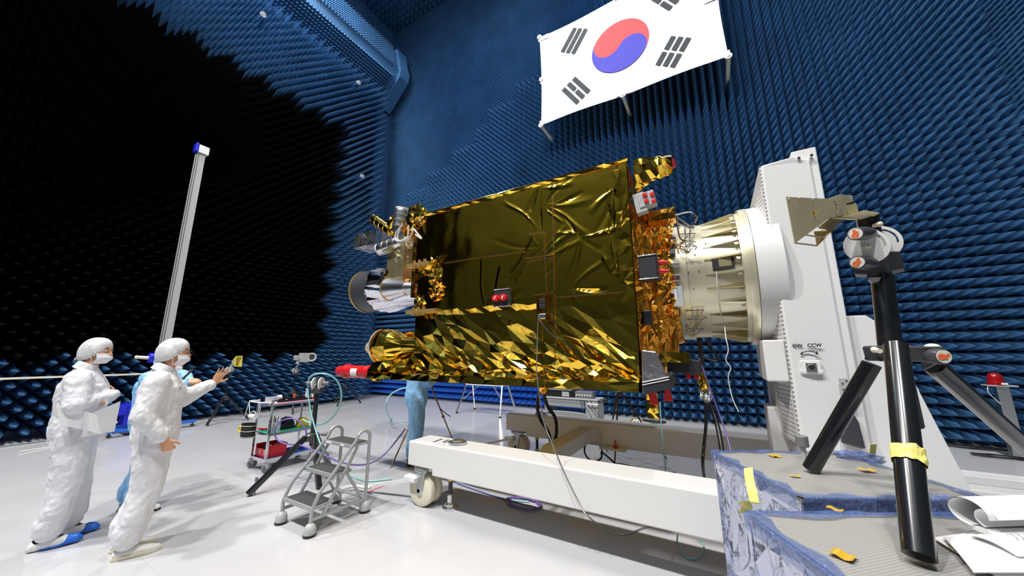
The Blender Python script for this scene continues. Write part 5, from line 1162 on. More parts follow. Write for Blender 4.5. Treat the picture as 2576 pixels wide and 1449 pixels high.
cable('purple_cable', 'purple cable looping in front of the cart and running right to the beam end', [pl(771, 1100, 4.5), pl(768, 1080, 4.5), pl(750, 1058, 4.5), pl(728, 1053, 4.5), pl(703, 1062, 4.5), pl(691, 1085, 4.5), pl(697, 1105, 4.5), pl(720, 1117, 4.45), pl(755, 1120, 4.4), pl(800, 1138, 4.3), pl(850, 1160, 4.3), pl(890, 1169, 4.35), pl(930, 1166, 4.5), pl(965, 1145, 4.7), pl(1000, 1105, 4.9), pl(1020, 1078, 5.0)], .010, 'cable_purple')
# tripod with yellow horn, tripod with ring device, tripod near the corner
t1c = (-10.45, 4.05)
t1 = tripod('tripod', 'black tripod carrying a small yellow horn before the left wall beside two people', t1c, .575, [(-10.13, 3.65), (-10.18, 4.50), (-11.0, 4.0)], 1.16, .026, knob_at=False)
head(t1, t1c, 1.19, .9)
hn = thing('small_horn', 'small yellow square horn antenna on the tripod by the left wall', 'antenna', (-10.45, 4.05, 1.33))
q0 = [atx(x, y, -10.35) for x, y in [(586, 904), (592, 903), (593, 918), (587, 919)]]; q1 = [atx(x, y, -10.15) for x, y in [(594, 896), (611, 895), (608, 923), (592, 922)]]
b = MB(); b.add(q0+q1, [(0, 1, 5, 4), (1, 2, 6, 5), (2, 3, 7, 6), (3, 0, 4, 7), (0, 3, 2, 1)]); b.build('flare', 'yellow_tape', hn)
ce = sum(q1, Vector())/4; b = MB(); b.add([c_.lerp(ce, .12)+Vector((.004, 0, 0)) for c_ in q1]+[c_ for c_ in q1], [(0, 1, 5, 4), (1, 2, 6, 5), (2, 3, 7, 6), (3, 0, 4, 7)]); b.build('rim', 'yellow_paint', hn)
c_ = sum(q0, Vector())/4; b = MB(); b.box(c_+Vector((-.03, 0, -.0)), (.07, .07, .08)); b.cyl(c_+Vector((-.03, 0, -.04)), Vector((-10.45, 4.05, 1.30)), .02, .02, 10); b.build('mount', 'light_grey', hn, bevel=.005)
t2c = (-10.6, 5.72)
t2 = tripod('tripod', 'black tripod behind the cart carrying a grey ringed sensor', t2c, .56, [(-11.0, 5.8-.45), (-10.44, 6.23), (-10.1, 5.5)], 1.02, .026, knob_at=False)
head(t2, t2c, 1.10, .9)
sn = thing('ring_sensor', 'pale grey camera-like sensor with a big round ring on the tripod behind the cart', 'sensor', (-10.5, 5.9, 1.3))
X_ = -10.3
c_ = atx(762, 899, X_); b = MB(); a_, e_ = atx(757, 888, X_), atx(778, 911, X_); b.bb(X_-.1, X_, a_.y, e_.y, e_.z, a_.z); b.build('body', 'light_grey', sn, bevel=.01)
c_ = atx(786, 898, X_); b = MB(); b.lathe(c_+Vector((-.05, 0, 0)), (1, -.45, -.03), [(0, .05), (0, .115), (.07, .125), (.10, .125), (.10, .085), (.05, .07)], 36, closed=True); b.build('ring', 'light_grey', sn, smooth=35)
b = MB(); b.cyl(c_+Vector((-.04, 0, 0)), c_+Vector((.03, -.02, 0)), .07, .07, 24); b.build('lens', 'dark_grey', sn, smooth=35)
a_ = atx(745, 900, X_); b = MB(); b.box(a_, (.06, .10, .14)); b.cyl(atx(737, 898, X_), a_, .012, .012, 8); b.box(atx(748, 912, X_), (.06, .07, .08)); b.build('bracket', 'light_grey', sn, bevel=.006)
b = MB(); b.cyl(Vector(t2c+(1.2,)) if False else Vector((t2c[0], t2c[1], 1.22)), atx(750, 918, X_), .02, .02, 10); b.build('post', 'light_grey', sn, smooth=40)
t3c = (-10.75, 7.45)
t3 = tripod('tripod', 'small black tripod in the far left corner beyond the red nose cap', t3c, .56, [(-10.33, 6.95), (-10.37, 7.82), (-11.2, 7.4)], 1.12, .024, knob_at=False)
head(t3, t3c, 1.17, .85)

# ================================================================ TALL MAST on a blue wheeled base
mc_ = Vector((-10.42, 2.78, 0))
mast = thing('scanner_mast', 'very tall pale aluminium mast with a white top box standing before the black wall', 'mast', mc_)
b = MB(); b.bb(mc_.x-.05, mc_.x+.05, mc_.y-.085, mc_.y+.085, .10, 6.42); b.build('mast_profile', 'light_grey', mast, bevel=.006)
b = MB()
for dy in (-.086, -.05): b.bb(mc_.x+.045, mc_.x+.056, mc_.y+dy, mc_.y+dy+.008, .3, 6.38)
b.build('guide_slot', 'dark_grey', mast)
b = MB(); b.bb(mc_.x-.09, mc_.x+.09, mc_.y-.07, mc_.y+.13, 6.40, 6.60); b.build('top_box', 'white_plastic', mast, bevel=.008)
b = MB(); b.bb(mc_.x-.09, mc_.x+.095, mc_.y-.125, mc_.y-.07, 6.40, 6.62); b.build('top_motor', 'blue_paint', mast, bevel=.006)
b = MB(); c_ = Vector((mc_.x+.17, mc_.y-.10, 1.53)); b.cyl(c_+Vector((0, -.16, .0)), c_+Vector((0, .14, 0)), .10, .10, 20); b.bb(c_.x-.08, c_.x+.08, c_.y-.06, c_.y+.16, c_.z-.12, c_.z-.04); b.build('motor', 'blue_paint', mast, smooth=40)
b = MB(); b.cyl(c_+Vector((0, -.16, .0)), c_+Vector((0, -.33, .015)), .035, .03, 12); b.ball(c_+Vector((0, -.33, .015)), .036); b.build('motor_shaft', 'cream_plastic', mast, smooth=40)
b = MB(); b.bb(mc_.x-.25, mc_.x+.1, mc_.y-.42, mc_.y-.09, .20, .62); b.bb(mc_.x-.3, mc_.x+.12, mc_.y-.52, mc_.y-.40, .42, .60); b.build('drive_box', 'blue_paint', mast, bevel=.008)
for y0, y1, x_ in ((mc_.y-.62, mc_.y+.12, mc_.x+.05), (mc_.y-.05, mc_.y+.75, mc_.x+.02), (mc_.y-.45, mc_.y+.5, mc_.x-.45)):
    b = MB(); b.bb(x_-.04, x_+.04, y0, y1, .09, .15); b.build('base_rail', 'blue_plastic', mast, bevel=.005)
    for y in (y0+.05, y1-.05):
        q = MB(); q.cyl((x_, y, .0), (x_, y, .09), .012, .012, 10); q.cyl((x_-.015, y, .035), (x_+.015, y, .035), .034, .034, 14); q.build('caster', 'dark_grey', mast, smooth=40)
b = MB(); b.bb(mc_.x-.5, mc_.x+.1, mc_.y-.12, mc_.y-.04, .09, .15); b.bb(mc_.x-.5, mc_.x+.1, mc_.y+.04, mc_.y+.12, .09, .15); b.build('base_cross', 'blue_plastic', mast)
cable('white_cable', 'white cable on the floor between the blue mast base and the person with papers', [(mc_.x+.1, mc_.y-.5, .30), (mc_.x+.2, mc_.y-.75, .12), (mc_.x+.1, mc_.y-1.1, .014), (mc_.x+.3, mc_.y-1.6, .014)], .012, 'cable_white')

# ================================================================ WOODEN TRIPODS under and behind the satellite
def wood_tripod(label, apex, feet, r):
    apex = Vector(apex); t = thing('wooden_tripod', label, 'tripod', (apex.x, apex.y, 0), group='brown survey tripods')
    for f in feet:
        f = Vector(f); b = MB(); b.tube([apex, f], [r, r*.6], 8, smooth=0); m_ = apex.lerp(f, .55); b.cyl(m_, m_.lerp(f, .05), r*1.7, r*1.7, 10); lg = b.build('leg', 'wood' if feet[0][0] < -3 else 'dark_wood', t, smooth=40)
        q = MB(); q.cyl(f+(apex-f).normalized()*.05, f, r*.7, r*.3, 8); q.build('foot_spike', 'dark_grey', lg, smooth=40)
    b = MB(); b.cyl(apex+UP*-.02, apex+UP*.04, .06, .06, 16); b.build('head_plate', 'dark_grey', t, smooth=40)
    b = MB(); b.cyl(apex+UP*.04, apex+UP*.10, .02, .02, 10); b.build('head_bolt', 'zinc', t, smooth=40)
    return t
f1 = atz(983, 1177, .0); f2 = atz(1141, 1112, 0.0)
wood_tripod('brown wooden tripod with slim legs on either side of the person in blue trousers', (-4.45, 4.72, 1.12), [f1, f2, Vector((-5.1, 4.9, 0))], .016)
wood_tripod('dark brown tripod between the two base beams, below the satellite', aty(1556, 978, 5.62), [atz(1546, 1172, 0), atz(1677, 1154, 0), Vector((-1.75, 6.15, 0))], .016)

# ================================================================ WHITE TRESTLE, INSTRUMENT TROLLEY
t = thing('trestle_platform', 'white folding work platform on splayed legs beyond the satellite', 'work platform', (-5.7, 8.35, 0))
tz = .80
b = MB(); b.bb(-6.30, -5.05, 8.15, 8.5, tz-.05, tz); b.build('deck', 'white_plastic', t, bevel=.008)
for x, sx in ((-6.28, -1), (-5.07, 1)):
    for y, sy in ((8.17, -1), (8.48, 1)):
        b = MB(); b.bar((x, y, tz-.03), (x+sx*.10, y+sy*.26, .03), .035, .035); lg = b.build('leg', 'aluminium', t)
        b = MB(); b.box((x+sx*.10, y+sy*.26, .018), (.05, .05, .036)); b.build('foot_cap', 'black_plastic', lg)
    b = MB(); b.bar((x+sx*.04, 8.02, .40), (x+sx*.04, 8.62, .40), .02, .03); b.build('cross_bar', 'aluminium', t)
    b = MB(); b.bar((x-sx*.38, 8.3, tz-.05), (x+sx*.05, 8.12, .36), .02, .02); b.build('brace', 'aluminium', t)
t = thing('instrument_trolley', 'grey slotted instrument trolley standing behind the far base beam', 'trolley', (-3.15, 8.2, 0))
ix0, ix1, iy0, iy1, iz = -3.72, -2.42, 7.95, 8.45, .60
b = MB(); b.bb(ix0-.02, ix1+.02, iy0-.02, iy1+.02, iz-.03, iz); b.build('top', 'light_grey', t, bevel=.005)
b = MB(); b.bb(ix0, ix1-.3, iy0, iy0+.02, iz-.20, iz-.03); b.build('front_panel', 'grey_paint', t)
for i in range(18):
    b = MB(); b.bb(ix0+.08+i*.048, ix0+.088+i*.048, iy0-.003, iy0, iz-.13, iz-.08); b.build('slot', 'dark_grey', t)
b = MB(); b.bb(ix1-.28, ix1, iy0, iy1, .10, iz-.03); b.build('side_panel', 'light_grey', t, bevel=.01)
b = MB(); b.bb(ix0, ix0+.06, iy0, iy1, .10, iz-.03); b.build('side_panel', 'grey_paint', t, bevel=.01)
b = MB(); b.bb(ix0, ix1-.2, iy0, iy1, .12, .16); b.bb(ix0+.1, ix1-.3, iy0+.1, iy1-.1, .16, .27); b.build('lower_shelf', 'grey_paint', t)
b = MB(); b.tube([(ix0+.1, iy0-.02, .18), (ix0+.12, iy0-.04, .28), (ix1-.34, iy0-.04, .28), (ix1-.30, iy0-.02, .18)], .012, 8, smooth=3); b.build('rail', 'light_grey', t, smooth=50)
b = MB(); b.tube([(ix1-.22, iy0-.01, iz-.10), (ix1-.2, iy0-.06, iz-.1), (ix1+.0, iy0-.06, iz-.1), (ix1+.02, iy0-.01, iz-.1)], .015, 8, smooth=3); b.build('handle', 'white_plastic', t, smooth=50)
b = MB(); b.tube([(ix1, iy0+.05, iz-.06), (ix1+.14, iy0+.05, iz-.04), (ix1+.14, iy1-.05, iz-.04), (ix1, iy1-.05, iz-.06)], .014, 8, smooth=3); b.build('push_handle', 'black_plastic', t, smooth=50)
for x in (ix0+.08, ix1-.08):
    for y in (iy0+.06, iy1-.06):
        q = MB(); q.cyl((x-.015, y, .05), (x+.015, y, .05), .05, .05, 20); q.bb(x-.022, x+.022, y-.02, y+.02, .05, .10); q.build('wheel', 'mid_grey', t, smooth=40)
a_, e_ = aty(1368, 985, 8.1), aty(1447, 1002, 8.1)
t = thing('power_supply', 'black bench instrument on the left of the instrument trolley top', 'instrument', (a_.x+.3, 8.2, iz))
b = MB(); b.bb(a_.x, e_.x, 8.03, 8.35, iz+.001, iz+.15); b.build('case', 'black_plastic', t, bevel=.006)
b = MB(); b.bb(e_.x-.30, e_.x-.12, 8.022, 8.03, iz+.02, iz+.13); b.build('front_label', 'light_grey', t)
b = MB(); b.bb(a_.x-.02, e_.x-.05, 8.0, 8.3, iz+.152, iz+.175); b.build('lid', 'mid_grey', t, bevel=.004)
a_, e_ = aty(1449, 990, 8.1), aty(1494, 1006, 8.1)
t = thing('terminal_box', 'grey box with a row of white sockets on the right of the trolley top', 'instrument', (a_.x+.2, 8.15, iz))
b = MB(); b.bb(a_.x, e_.x, 8.02, 8.25, iz+.001, iz+.15); b.build('case', 'mid_grey', t, bevel=.006)
for i in range(6):
    x = a_.x+.05+(e_.x-a_.x-.1)*i/5; b = MB(); b.cyl((x, 8.02, iz+.07), (x, 8.0, iz+.07), .018, .018, 10); b.build('socket', 'white_plastic', t, smooth=40)
for i, (px0, px1, py1) in enumerate([(1460, 1470, 1040), (1466, 1493, 1058), (1476, 1510, 1062), (1486, 1518, 1066)]):
    cable('thin_cable', ['leftmost thin black cable hanging from the grey socket box, the shortest of four', 'second thin black cable from the left hanging from the grey socket box', 'third thin black cable from the left hanging from the grey socket box', 'rightmost thin black cable hanging from the grey socket box'][i], [aty(px0, 1003, 7.98), aty(px0+3, 1018, 7.9), aty((px0+px1)/2, (1010+py1)/2, 7.85), aty(px1, py1, 7.8)+Vector((0, 0, 0))], .008, 'cable_black', group='thin cables hanging from the socket box', n=6)

# beacon on its post, floor cables beside it
bc = thing('warning_beacon', 'red dome beacon lamp on a short square metal post near the right wall', 'beacon', (3.98, 9.25, 0))
bt = aty(2500, 968, 9.25); bbm = aty(2540, 1142, 9.25); zt_b = bt.z
b = MB(); b.bb(bt.x-.0, bt.x+.14, 9.2, 9.32, 0.004, zt_b-.02); b.build('post', 'zinc', bc, bevel=.005)
b = MB(); b.bb(bt.x-.10, bt.x+.22, 9.16, 9.36, zt_b-.02, zt_b); b.build('top_plate', 'light_grey', bc)
b = MB(); b.bb(bt.x-.1, bt.x+.3, 9.1, 9.42, 0, .006); b.build('base_plate', 'zinc', bc)
b = MB(); c_ = Vector((bt.x+.03, 9.25, zt_b)); b.lathe(c_, (0, 0, 1), [(0, .10), (.05, .098), (.055, .085), (.13, .085), (.17, .07), (.195, .04), (.2, .001)], 28); dm = b.build('lamp_dome', 'red_lamp', bc, smooth=40)
b = MB(); b.bb(c_.x+.01, c_.x+.08, c_.y-.104, c_.y-.098, zt_b+.01, zt_b+.04); b.build('lamp_label', 'white_plastic', dm)
b = MB(); b.tube([(bt.x-.09, 9.2, zt_b-.02), (bt.x-.11, 9.18, zt_b-.12), (bt.x-.04, 9.2, zt_b-.24), (bt.x, 9.2, zt_b-.3)], .006, 6); b.build('lead', 'cable_white', bc, smooth=60)
# ================================================================ CABLES, FLOOR MARKS
R_ = random.Random(21)
def loops(cx, cy, rx, ry, n, z, jitter, seed):
    R = random.Random(seed); pts = []
    for i in range(n*14):
        a = 2*PI*i/14; k = 1+R.uniform(-jitter, jitter); pts.append((cx+rx*k*math.cos(a), cy+ry*k*math.sin(a), z+.01*(i/14)/max(1, n)*2+R.uniform(0, .004)))
    return pts
p = atz(2452, 1128, 0); 
cable('cable_coil', 'tangled coil of black cable on the floor left of the beacon post', loops(p.x, p.y, .34, .12, 5, .012, .22, 3), .008, 'cable_black')
p = atz(2540, 1150, 0)
cable('cable_coil', 'flat coil of black cable around the foot of the beacon post', loops(p.x-.15, p.y-.15, .30, .10, 3, .012, .15, 4), .007, 'cable_black')
p = atz(1652, 1056, 0)
cable('cable_coil', 'small coil of black cable on the striped floor mat behind the far beam', loops(p.x, p.y-.4, .22, .12, 5, .014, .25, 5), .010, 'cable_black')
# striped floor mat
q = [atz(x, y, .003) for x, y in [(1577, 1065), (1660, 1074), (1668, 1062), (1590, 1053)]]
t = thing('floor_mat', 'white floor panel with a yellow and black striped border behind the far beam', 'floor mat', (q[0].x+.4, q[0].y, 0))
b = MB(); b.add([v for v in q]+[v-UP*.002 for v in q], [(0, 1, 2, 3), (7, 6, 5, 4), (0, 4, 5, 1), (1, 5, 6, 2), (2, 6, 7, 3), (3, 7, 4, 0)]); b.build('panel', 'white_plastic', t)
for k in range(4):
    a_, e_ = q[k], q[(k+1) % 4]; N = 14 if k % 2 == 0 else 6; ce = sum(q, Vector())/4; b = MB(); b2 = MB()
    for i in range(N):
        u0, u1 = i/N, (i+1)/N; v = [a_.lerp(e_, u0), a_.lerp(e_, u1), a_.lerp(e_, u1).lerp(ce, .16), a_.lerp(e_, u0).lerp(ce, .16)]
        (b if i % 2 else b2).add([x+UP*.001 for x in v], [(0, 1, 2, 3)])
    b.build('stripe', 'yellow_paint', t); b2.build('stripe', 'black_plastic', t)
text('AS', .14, atz(1600, 1060, .006), (1, .1, 0), (-.3, 1, 0), 'lettering', 'ink', t, .0005)
text('AS', .14, atz(1646, 1066, .006), (1, .1, 0), (-.3, 1, 0), 'lettering', 'ink', t, .0005)
# bundle from the satellite's lower edge to the cross member and across the near beam
cable('power_cable', 'left one of two thick black cables curving from the satellite down to the cross beam', [aty(1362, 970, 3.5), aty(1352, 1010, 3.6), aty(1357, 1050, 3.8), aty(1378, 1085, 4.0), aty(1385, 1110, 4.0), aty(1388, 1130, 4.0)], .020, 'cable_black')
cable('power_cable', 'right one of two thick black cables curving from the satellite down to the cross beam', [aty(1364, 972, 3.55), aty(1376, 1018, 3.7), aty(1396, 1050, 3.9), aty(1400, 1085, 4.0), aty(1394, 1112, 4.0), aty(1386, 1130, 4.0)], .020, 'cable_black')
cable('power_cable', 'thick black cable leaving the cross beam and dropping behind the near beam', [aty(1384, 1122, 3.98), aty(1392, 1140, 3.9), aty(1405, 1155, 3.75), aty(1425, 1165, 3.6)], .028, 'cable_black')
cable('sensor_lead', 'long grey lead hanging from the satellite front over the near beam to the floor', [aty(1354, 790, 3.14), aty(1352, 850, 3.12), aty(1350, 930, 3.05), aty(1356, 985, 3.02), aty(1368, 1060, 3.0), aty(1391, 1120, 2.97), aty(1420, 1190, 2.95), aty(1465, 1280, 2.93), atz(1490, 1308, .25), atz(1530, 1336, .02), atz(1570, 1344, .012), atz(1632, 1323, .012)], .006, 'zinc', n=6)
cable('sensor_lead', 'thin dark lead curving right from the sensor slot toward the satellite seam', [aty(1356, 795, 3.14), aty(1362, 812, 3.1), aty(1385, 840, 3.12), aty(1405, 852, 3.15)], .006, 'dark_grey', n=6)
b = MB(); c_ = aty(1368, 978, 3.4); crumple(b, c_, (.05, .04, .06), 2, 9, sharp=.3); tag(b.build('connector_cluster', 'orange_foil', off=c_), 'small copper coloured connector cluster below the satellite edge', 'connector')
# right hand bundle from the adapter to the floor
cable('power_cable', 'straight black cable hanging from the adapter to the floor, left of the bundle', [aty(1757, 850, 3.9), aty(1762, 900, 3.9), aty(1772, 985, 3.9), aty(1776, 1060, 3.9), aty(1771, 1120, 3.9), aty(1768, 1170, 3.9), atz(1774, 1214, .012)], .014, 'cable_black')
cable('power_cable', 'thick black cable bundle swinging right from the adapter toward the wrapped table', [aty(1760, 850, 3.85), aty(1766, 920, 3.85), aty(1776, 985, 3.85), aty(1795, 1040, 3.8), aty(1808, 1085, 3.7), aty(1817, 1140, 3.6), aty(1826, 1200, 3.5)], .020, 'cable_black')
cable('purple_cable', 'thin purple cable beside the black bundle right of the satellite', [aty(1758, 900, 3.8), aty(1782, 965, 3.8), aty(1805, 1030, 3.8), aty(1828, 1095, 3.7), aty(1842, 1150, 3.6)], .007, 'cable_purple')
cable('support_strap', 'dark strut sticking out below the adapter at the right of the satellite', [aty(1775, 850, 3.7), aty(1788, 872, 3.7), aty(1806, 903, 3.7), aty(1795, 908, 3.7), aty(1765, 898, 3.7)], .010, 'cable_black')
b = MB(); c_ = aty(1768, 965, 3.82); crumple(b, c_, (.035, .03, .10), 3, 19, sharp=.25); tag(b.build('foil_wrap', 'gold_crumple', off=c_), 'gold foil wrap around the hanging black cables, upper one', 'foil')
b = MB(); c_ = aty(1776, 992, 3.82); crumple(b, c_, (.045, .03, .07), 3, 29, sharp=.25); tag(b.build('foil_wrap', 'silver_foil', off=c_), 'silver foil wrap around the hanging black cables, lower one', 'foil')
# teal lines
cable('teal_cable', 'thin teal lead hanging from the red tags down to the floor behind the near beam', [aty(1660, 1010, 3.3), aty(1663, 1060, 3.4), aty(1668, 1120, 3.6), aty(1672, 1160, 3.8), atz(1676, 1202, .012)], .006, 'cable_teal', n=6)
cable('teal_cable', 'teal cable arching behind the person in blue trousers', [pl(1052, 975, 7.6), pl(1010, 978, 7.6), pl(980, 996, 7.5), pl(971, 1025, 7.4), atz(985, 1056, .02), atz(1020, 1062, .016)], .016, 'cable_teal')
cable('teal_cable', 'teal cable curling on the floor below the near beam at the lower right', [atz(1704, 1345, .24)+Vector((0, .05, 0)), atz(1704, 1365, .012), atz(1718, 1395, .012), atz(1740, 1407, .012), atz(1762, 1400, .012), atz(1770, 1375, .012), atz(1762, 1358, .012)], .006, 'cable_teal', n=6)
cable('teal_cable', 'teal and grey cable running along the floor from the near jack foot', [atz(1147, 1212, .012), atz(1190, 1228, .012), atz(1240, 1246, .012), atz(1290, 1258, .012), atz(1330, 1262, .012)], .010, 'cable_teal')
p = atz(1318, 1272, 0)
cable('purple_cable', 'coil of purple cable lying in the shade under the near beam', loops(p.x, p.y, .20, .13, 3, .012, .10, 8)+[tuple(atz(1290, 1262, .012)), tuple(atz(1220, 1240, .012)), tuple(atz(1150, 1216, .012))], .008, 'cable_purple')
# black floor cables between the beams
p = atz(1545, 1170, 0)
cable('cable_coil', 'black cable ring standing up between the beams by the dark tripod foot', [(p.x-.30+.14*math.cos(a), p.y-.02, .155+.14*math.sin(a)) for a in [2*PI*i/16 for i in range(17)]]+[(p.x+.1, p.y-.1, .014)], .013, 'cable_black')
cable('black_cable', 'bundle of black cables lying along the floor behind the near beam', [atz(1510, 1172, .014), atz(1560, 1178, .014), atz(1600, 1184, .014), atz(1650, 1196, .014), atz(1700, 1202, .03), atz(1740, 1206, .03), atz(1790, 1218, .014)], .020, 'cable_black')
for i in range(3):
    cable('black_cable', ['leftmost thin black cable snaking over the floor between the beams', 'middle thin black cable snaking over the floor between the beams', 'rightmost thin black cable snaking over the floor between the beams'][i], [atz(1440+30*i, 1150+5*i, .012), atz(1500+30*i, 1172+4*i, .012), atz(1560+40*i, 1166+9*i, .012), atz(1640+30*i, 1190+5*i, .012), atz(1720+20*i, 1203+4*i, .012)], .006, 'cable_black', group='thin cables on the floor between the beams', n=6)
cable('cable_coil', 'small ring of black cable at the right end between the beams', [tuple(atz(1692+13*math.cos(a), 1196+8*math.sin(a), .03+.02*math.sin(a))) for a in [2*PI*i/14 for i in range(15)]], .006, 'cable_black', n=6)
cable('black_cable', 'thin black lead running from the tripod past the person in blue trousers', [pl(1095, 1004, 6.4), pl(1110, 1030, 6.5), pl(1133, 1048, 6.6)], .008, 'cable_black', n=6)
# red line on the floor
for i, (a_, e_, lab) in enumerate([((924, 1238), (1010, 1206), 'red floor line left of the near wheel, toward the ladder'), ((1200, 1128), (1222, 1117), 'short red floor line behind the near beam end'), ((1222, 1117), (1400, 1145), 'red floor line running behind the far wheel'), ((1420, 1148), (1820, 1210), 'long red floor line between the two beams')]):
    a_, e_ = atz(*a_, .002), atz(*e_, .002); b = MB(); b.bar(a_, e_, .018, .002); tag(b.build('floor_line', 'red_line', off=a_), lab, 'floor marking')
# ================================================================ PEOPLE
def blob(name, mb, m, parent, voxel=.014, smooth_it=4, wr=None, sub=None):
    """one continuous skin grown round overlapping limbs and lofts (local frame of the person)"""
    o = mb.build(name, m, parent, local=True); me = o.data
    md = o.modifiers.new('remesh', 'REMESH'); md.mode = 'VOXEL'; md.voxel_size = voxel; md.use_smooth_shade = True
    sm = o.modifiers.new('smooth', 'SMOOTH'); sm.factor = .6; sm.iterations = smooth_it
    if wr:
        for k, (scale, strength) in enumerate(wr):
            tx = bpy.data.textures.new('folds', 'CLOUDS'); tx.noise_scale = scale; tx.noise_depth = 2
            if k: tx.noise_type = 'HARD_NOISE'
            dp = o.modifiers.new('folds', 'DISPLACE'); dp.texture = tx; dp.strength = strength; dp.mid_level = .5; dp.texture_coords = 'LOCAL'
    return o
V3 = Vector
def ring(c, rx, ry, ang=0.0, tilt=0.0):
    """torso ring: rx along facing direction, ry sideways"""
    a = V3((rx*math.cos(tilt), 0, -rx*math.sin(tilt))); return (V3(c), a, V3((0, ry, 0)))
def hand(mb, wrist, direction, palm_n, side, spread=.18, curl=.25, s=1.0, curls=None):
    """palm plus five fingers; direction = towards finger tips, palm_n = out of the palm, side=+1 thumb on +cross"""
    w_ = V3(wrist); d = V3(direction).normalized(); n_ = V3(palm_n); n_ = (n_-d*n_.dot(d)).normalized(); t_ = d.cross(n_)*side
    pc = w_+d*.052*s
    mb.loft([(w_-d*.02*s, t_*.026*s, n_*.019*s), (w_+d*.01*s, t_*.030*s, n_*.018*s), (pc, t_*.041*s, n_*.016*s), (w_+d*.088*s, t_*.042*s, n_*.013*s), (w_+d*.100*s, t_*.034*s, n_*.009*s)], 16)
    L_ = [.070, .079, .073, .058]
    for i in range(4):
        off = (1.5-i)*.0205*s; b0 = w_+d*.092*s+t_*off; dd = (d+t_*(1.5-i)*spread*.55).normalized(); nn = n_
        cu = curls[i] if curls else curl
        p = b0-dd*.012; r0 = .0092*s
        seg = [.44, .31, .25]; a = 0
        for k in range(3):
            a += cu*(.7+.3*k); q = p+(dd*math.cos(a)+nn*math.sin(a))*L_[i]*s*seg[k]*(1.25 if k == 0 else 1)
            mb.capsule(p, r0, q, r0*.92, 10); p = q; r0 *= .92
    b0 = w_+d*.022*s+t_*.026*s; td = (d*.62+t_*.75+n_*.22).normalized()
    q = b0+td*.042*s; mb.capsule(b0, .0135*s, q, .0112*s, 10); td2 = (d*.85+t_*.45+n_*.3).normalized(); mb.capsule(q, .0112*s, q+td2*.034*s, .0092*s, 10)
def head_shape(mb, c, s=1.0):
    c = V3(c)
    mb.ball(c+V3((-.008, 0, .022))*s, V3((.096, .076, .102))*s, 20, 14)      # skull
    mb.ball(c+V3((.020, 0, -.040))*s, V3((.070, .060, .072))*s, 18, 12)      # face
    mb.ball(c+V3((.046, 0, -.084))*s, V3((.036, .036, .026))*s, 14, 10)      # chin
    mb.capsule(c+V3((.084, 0, .012))*s, .007*s, c+V3((.101, 0, -.024))*s, .0125*s, 10)   # nose
    mb.ball(c+V3((.079, 0, .034))*s, V3((.014, .044, .010))*s, 14, 8)        # brow
    for k in (-1, 1):
        mb.ball(c+V3((-.004, k*.077, -.012))*s, V3((.018, .010, .031))*s, 12, 8)   # ear
        mb.ball(c+V3((.050, k*.042, -.020))*s, V3((.026, .022, .022))*s, 12, 8)    # cheek
    mb.ball(c+V3((.080, 0, -.058))*s, V3((.012, .024, .010))*s, 12, 8)       # mouth
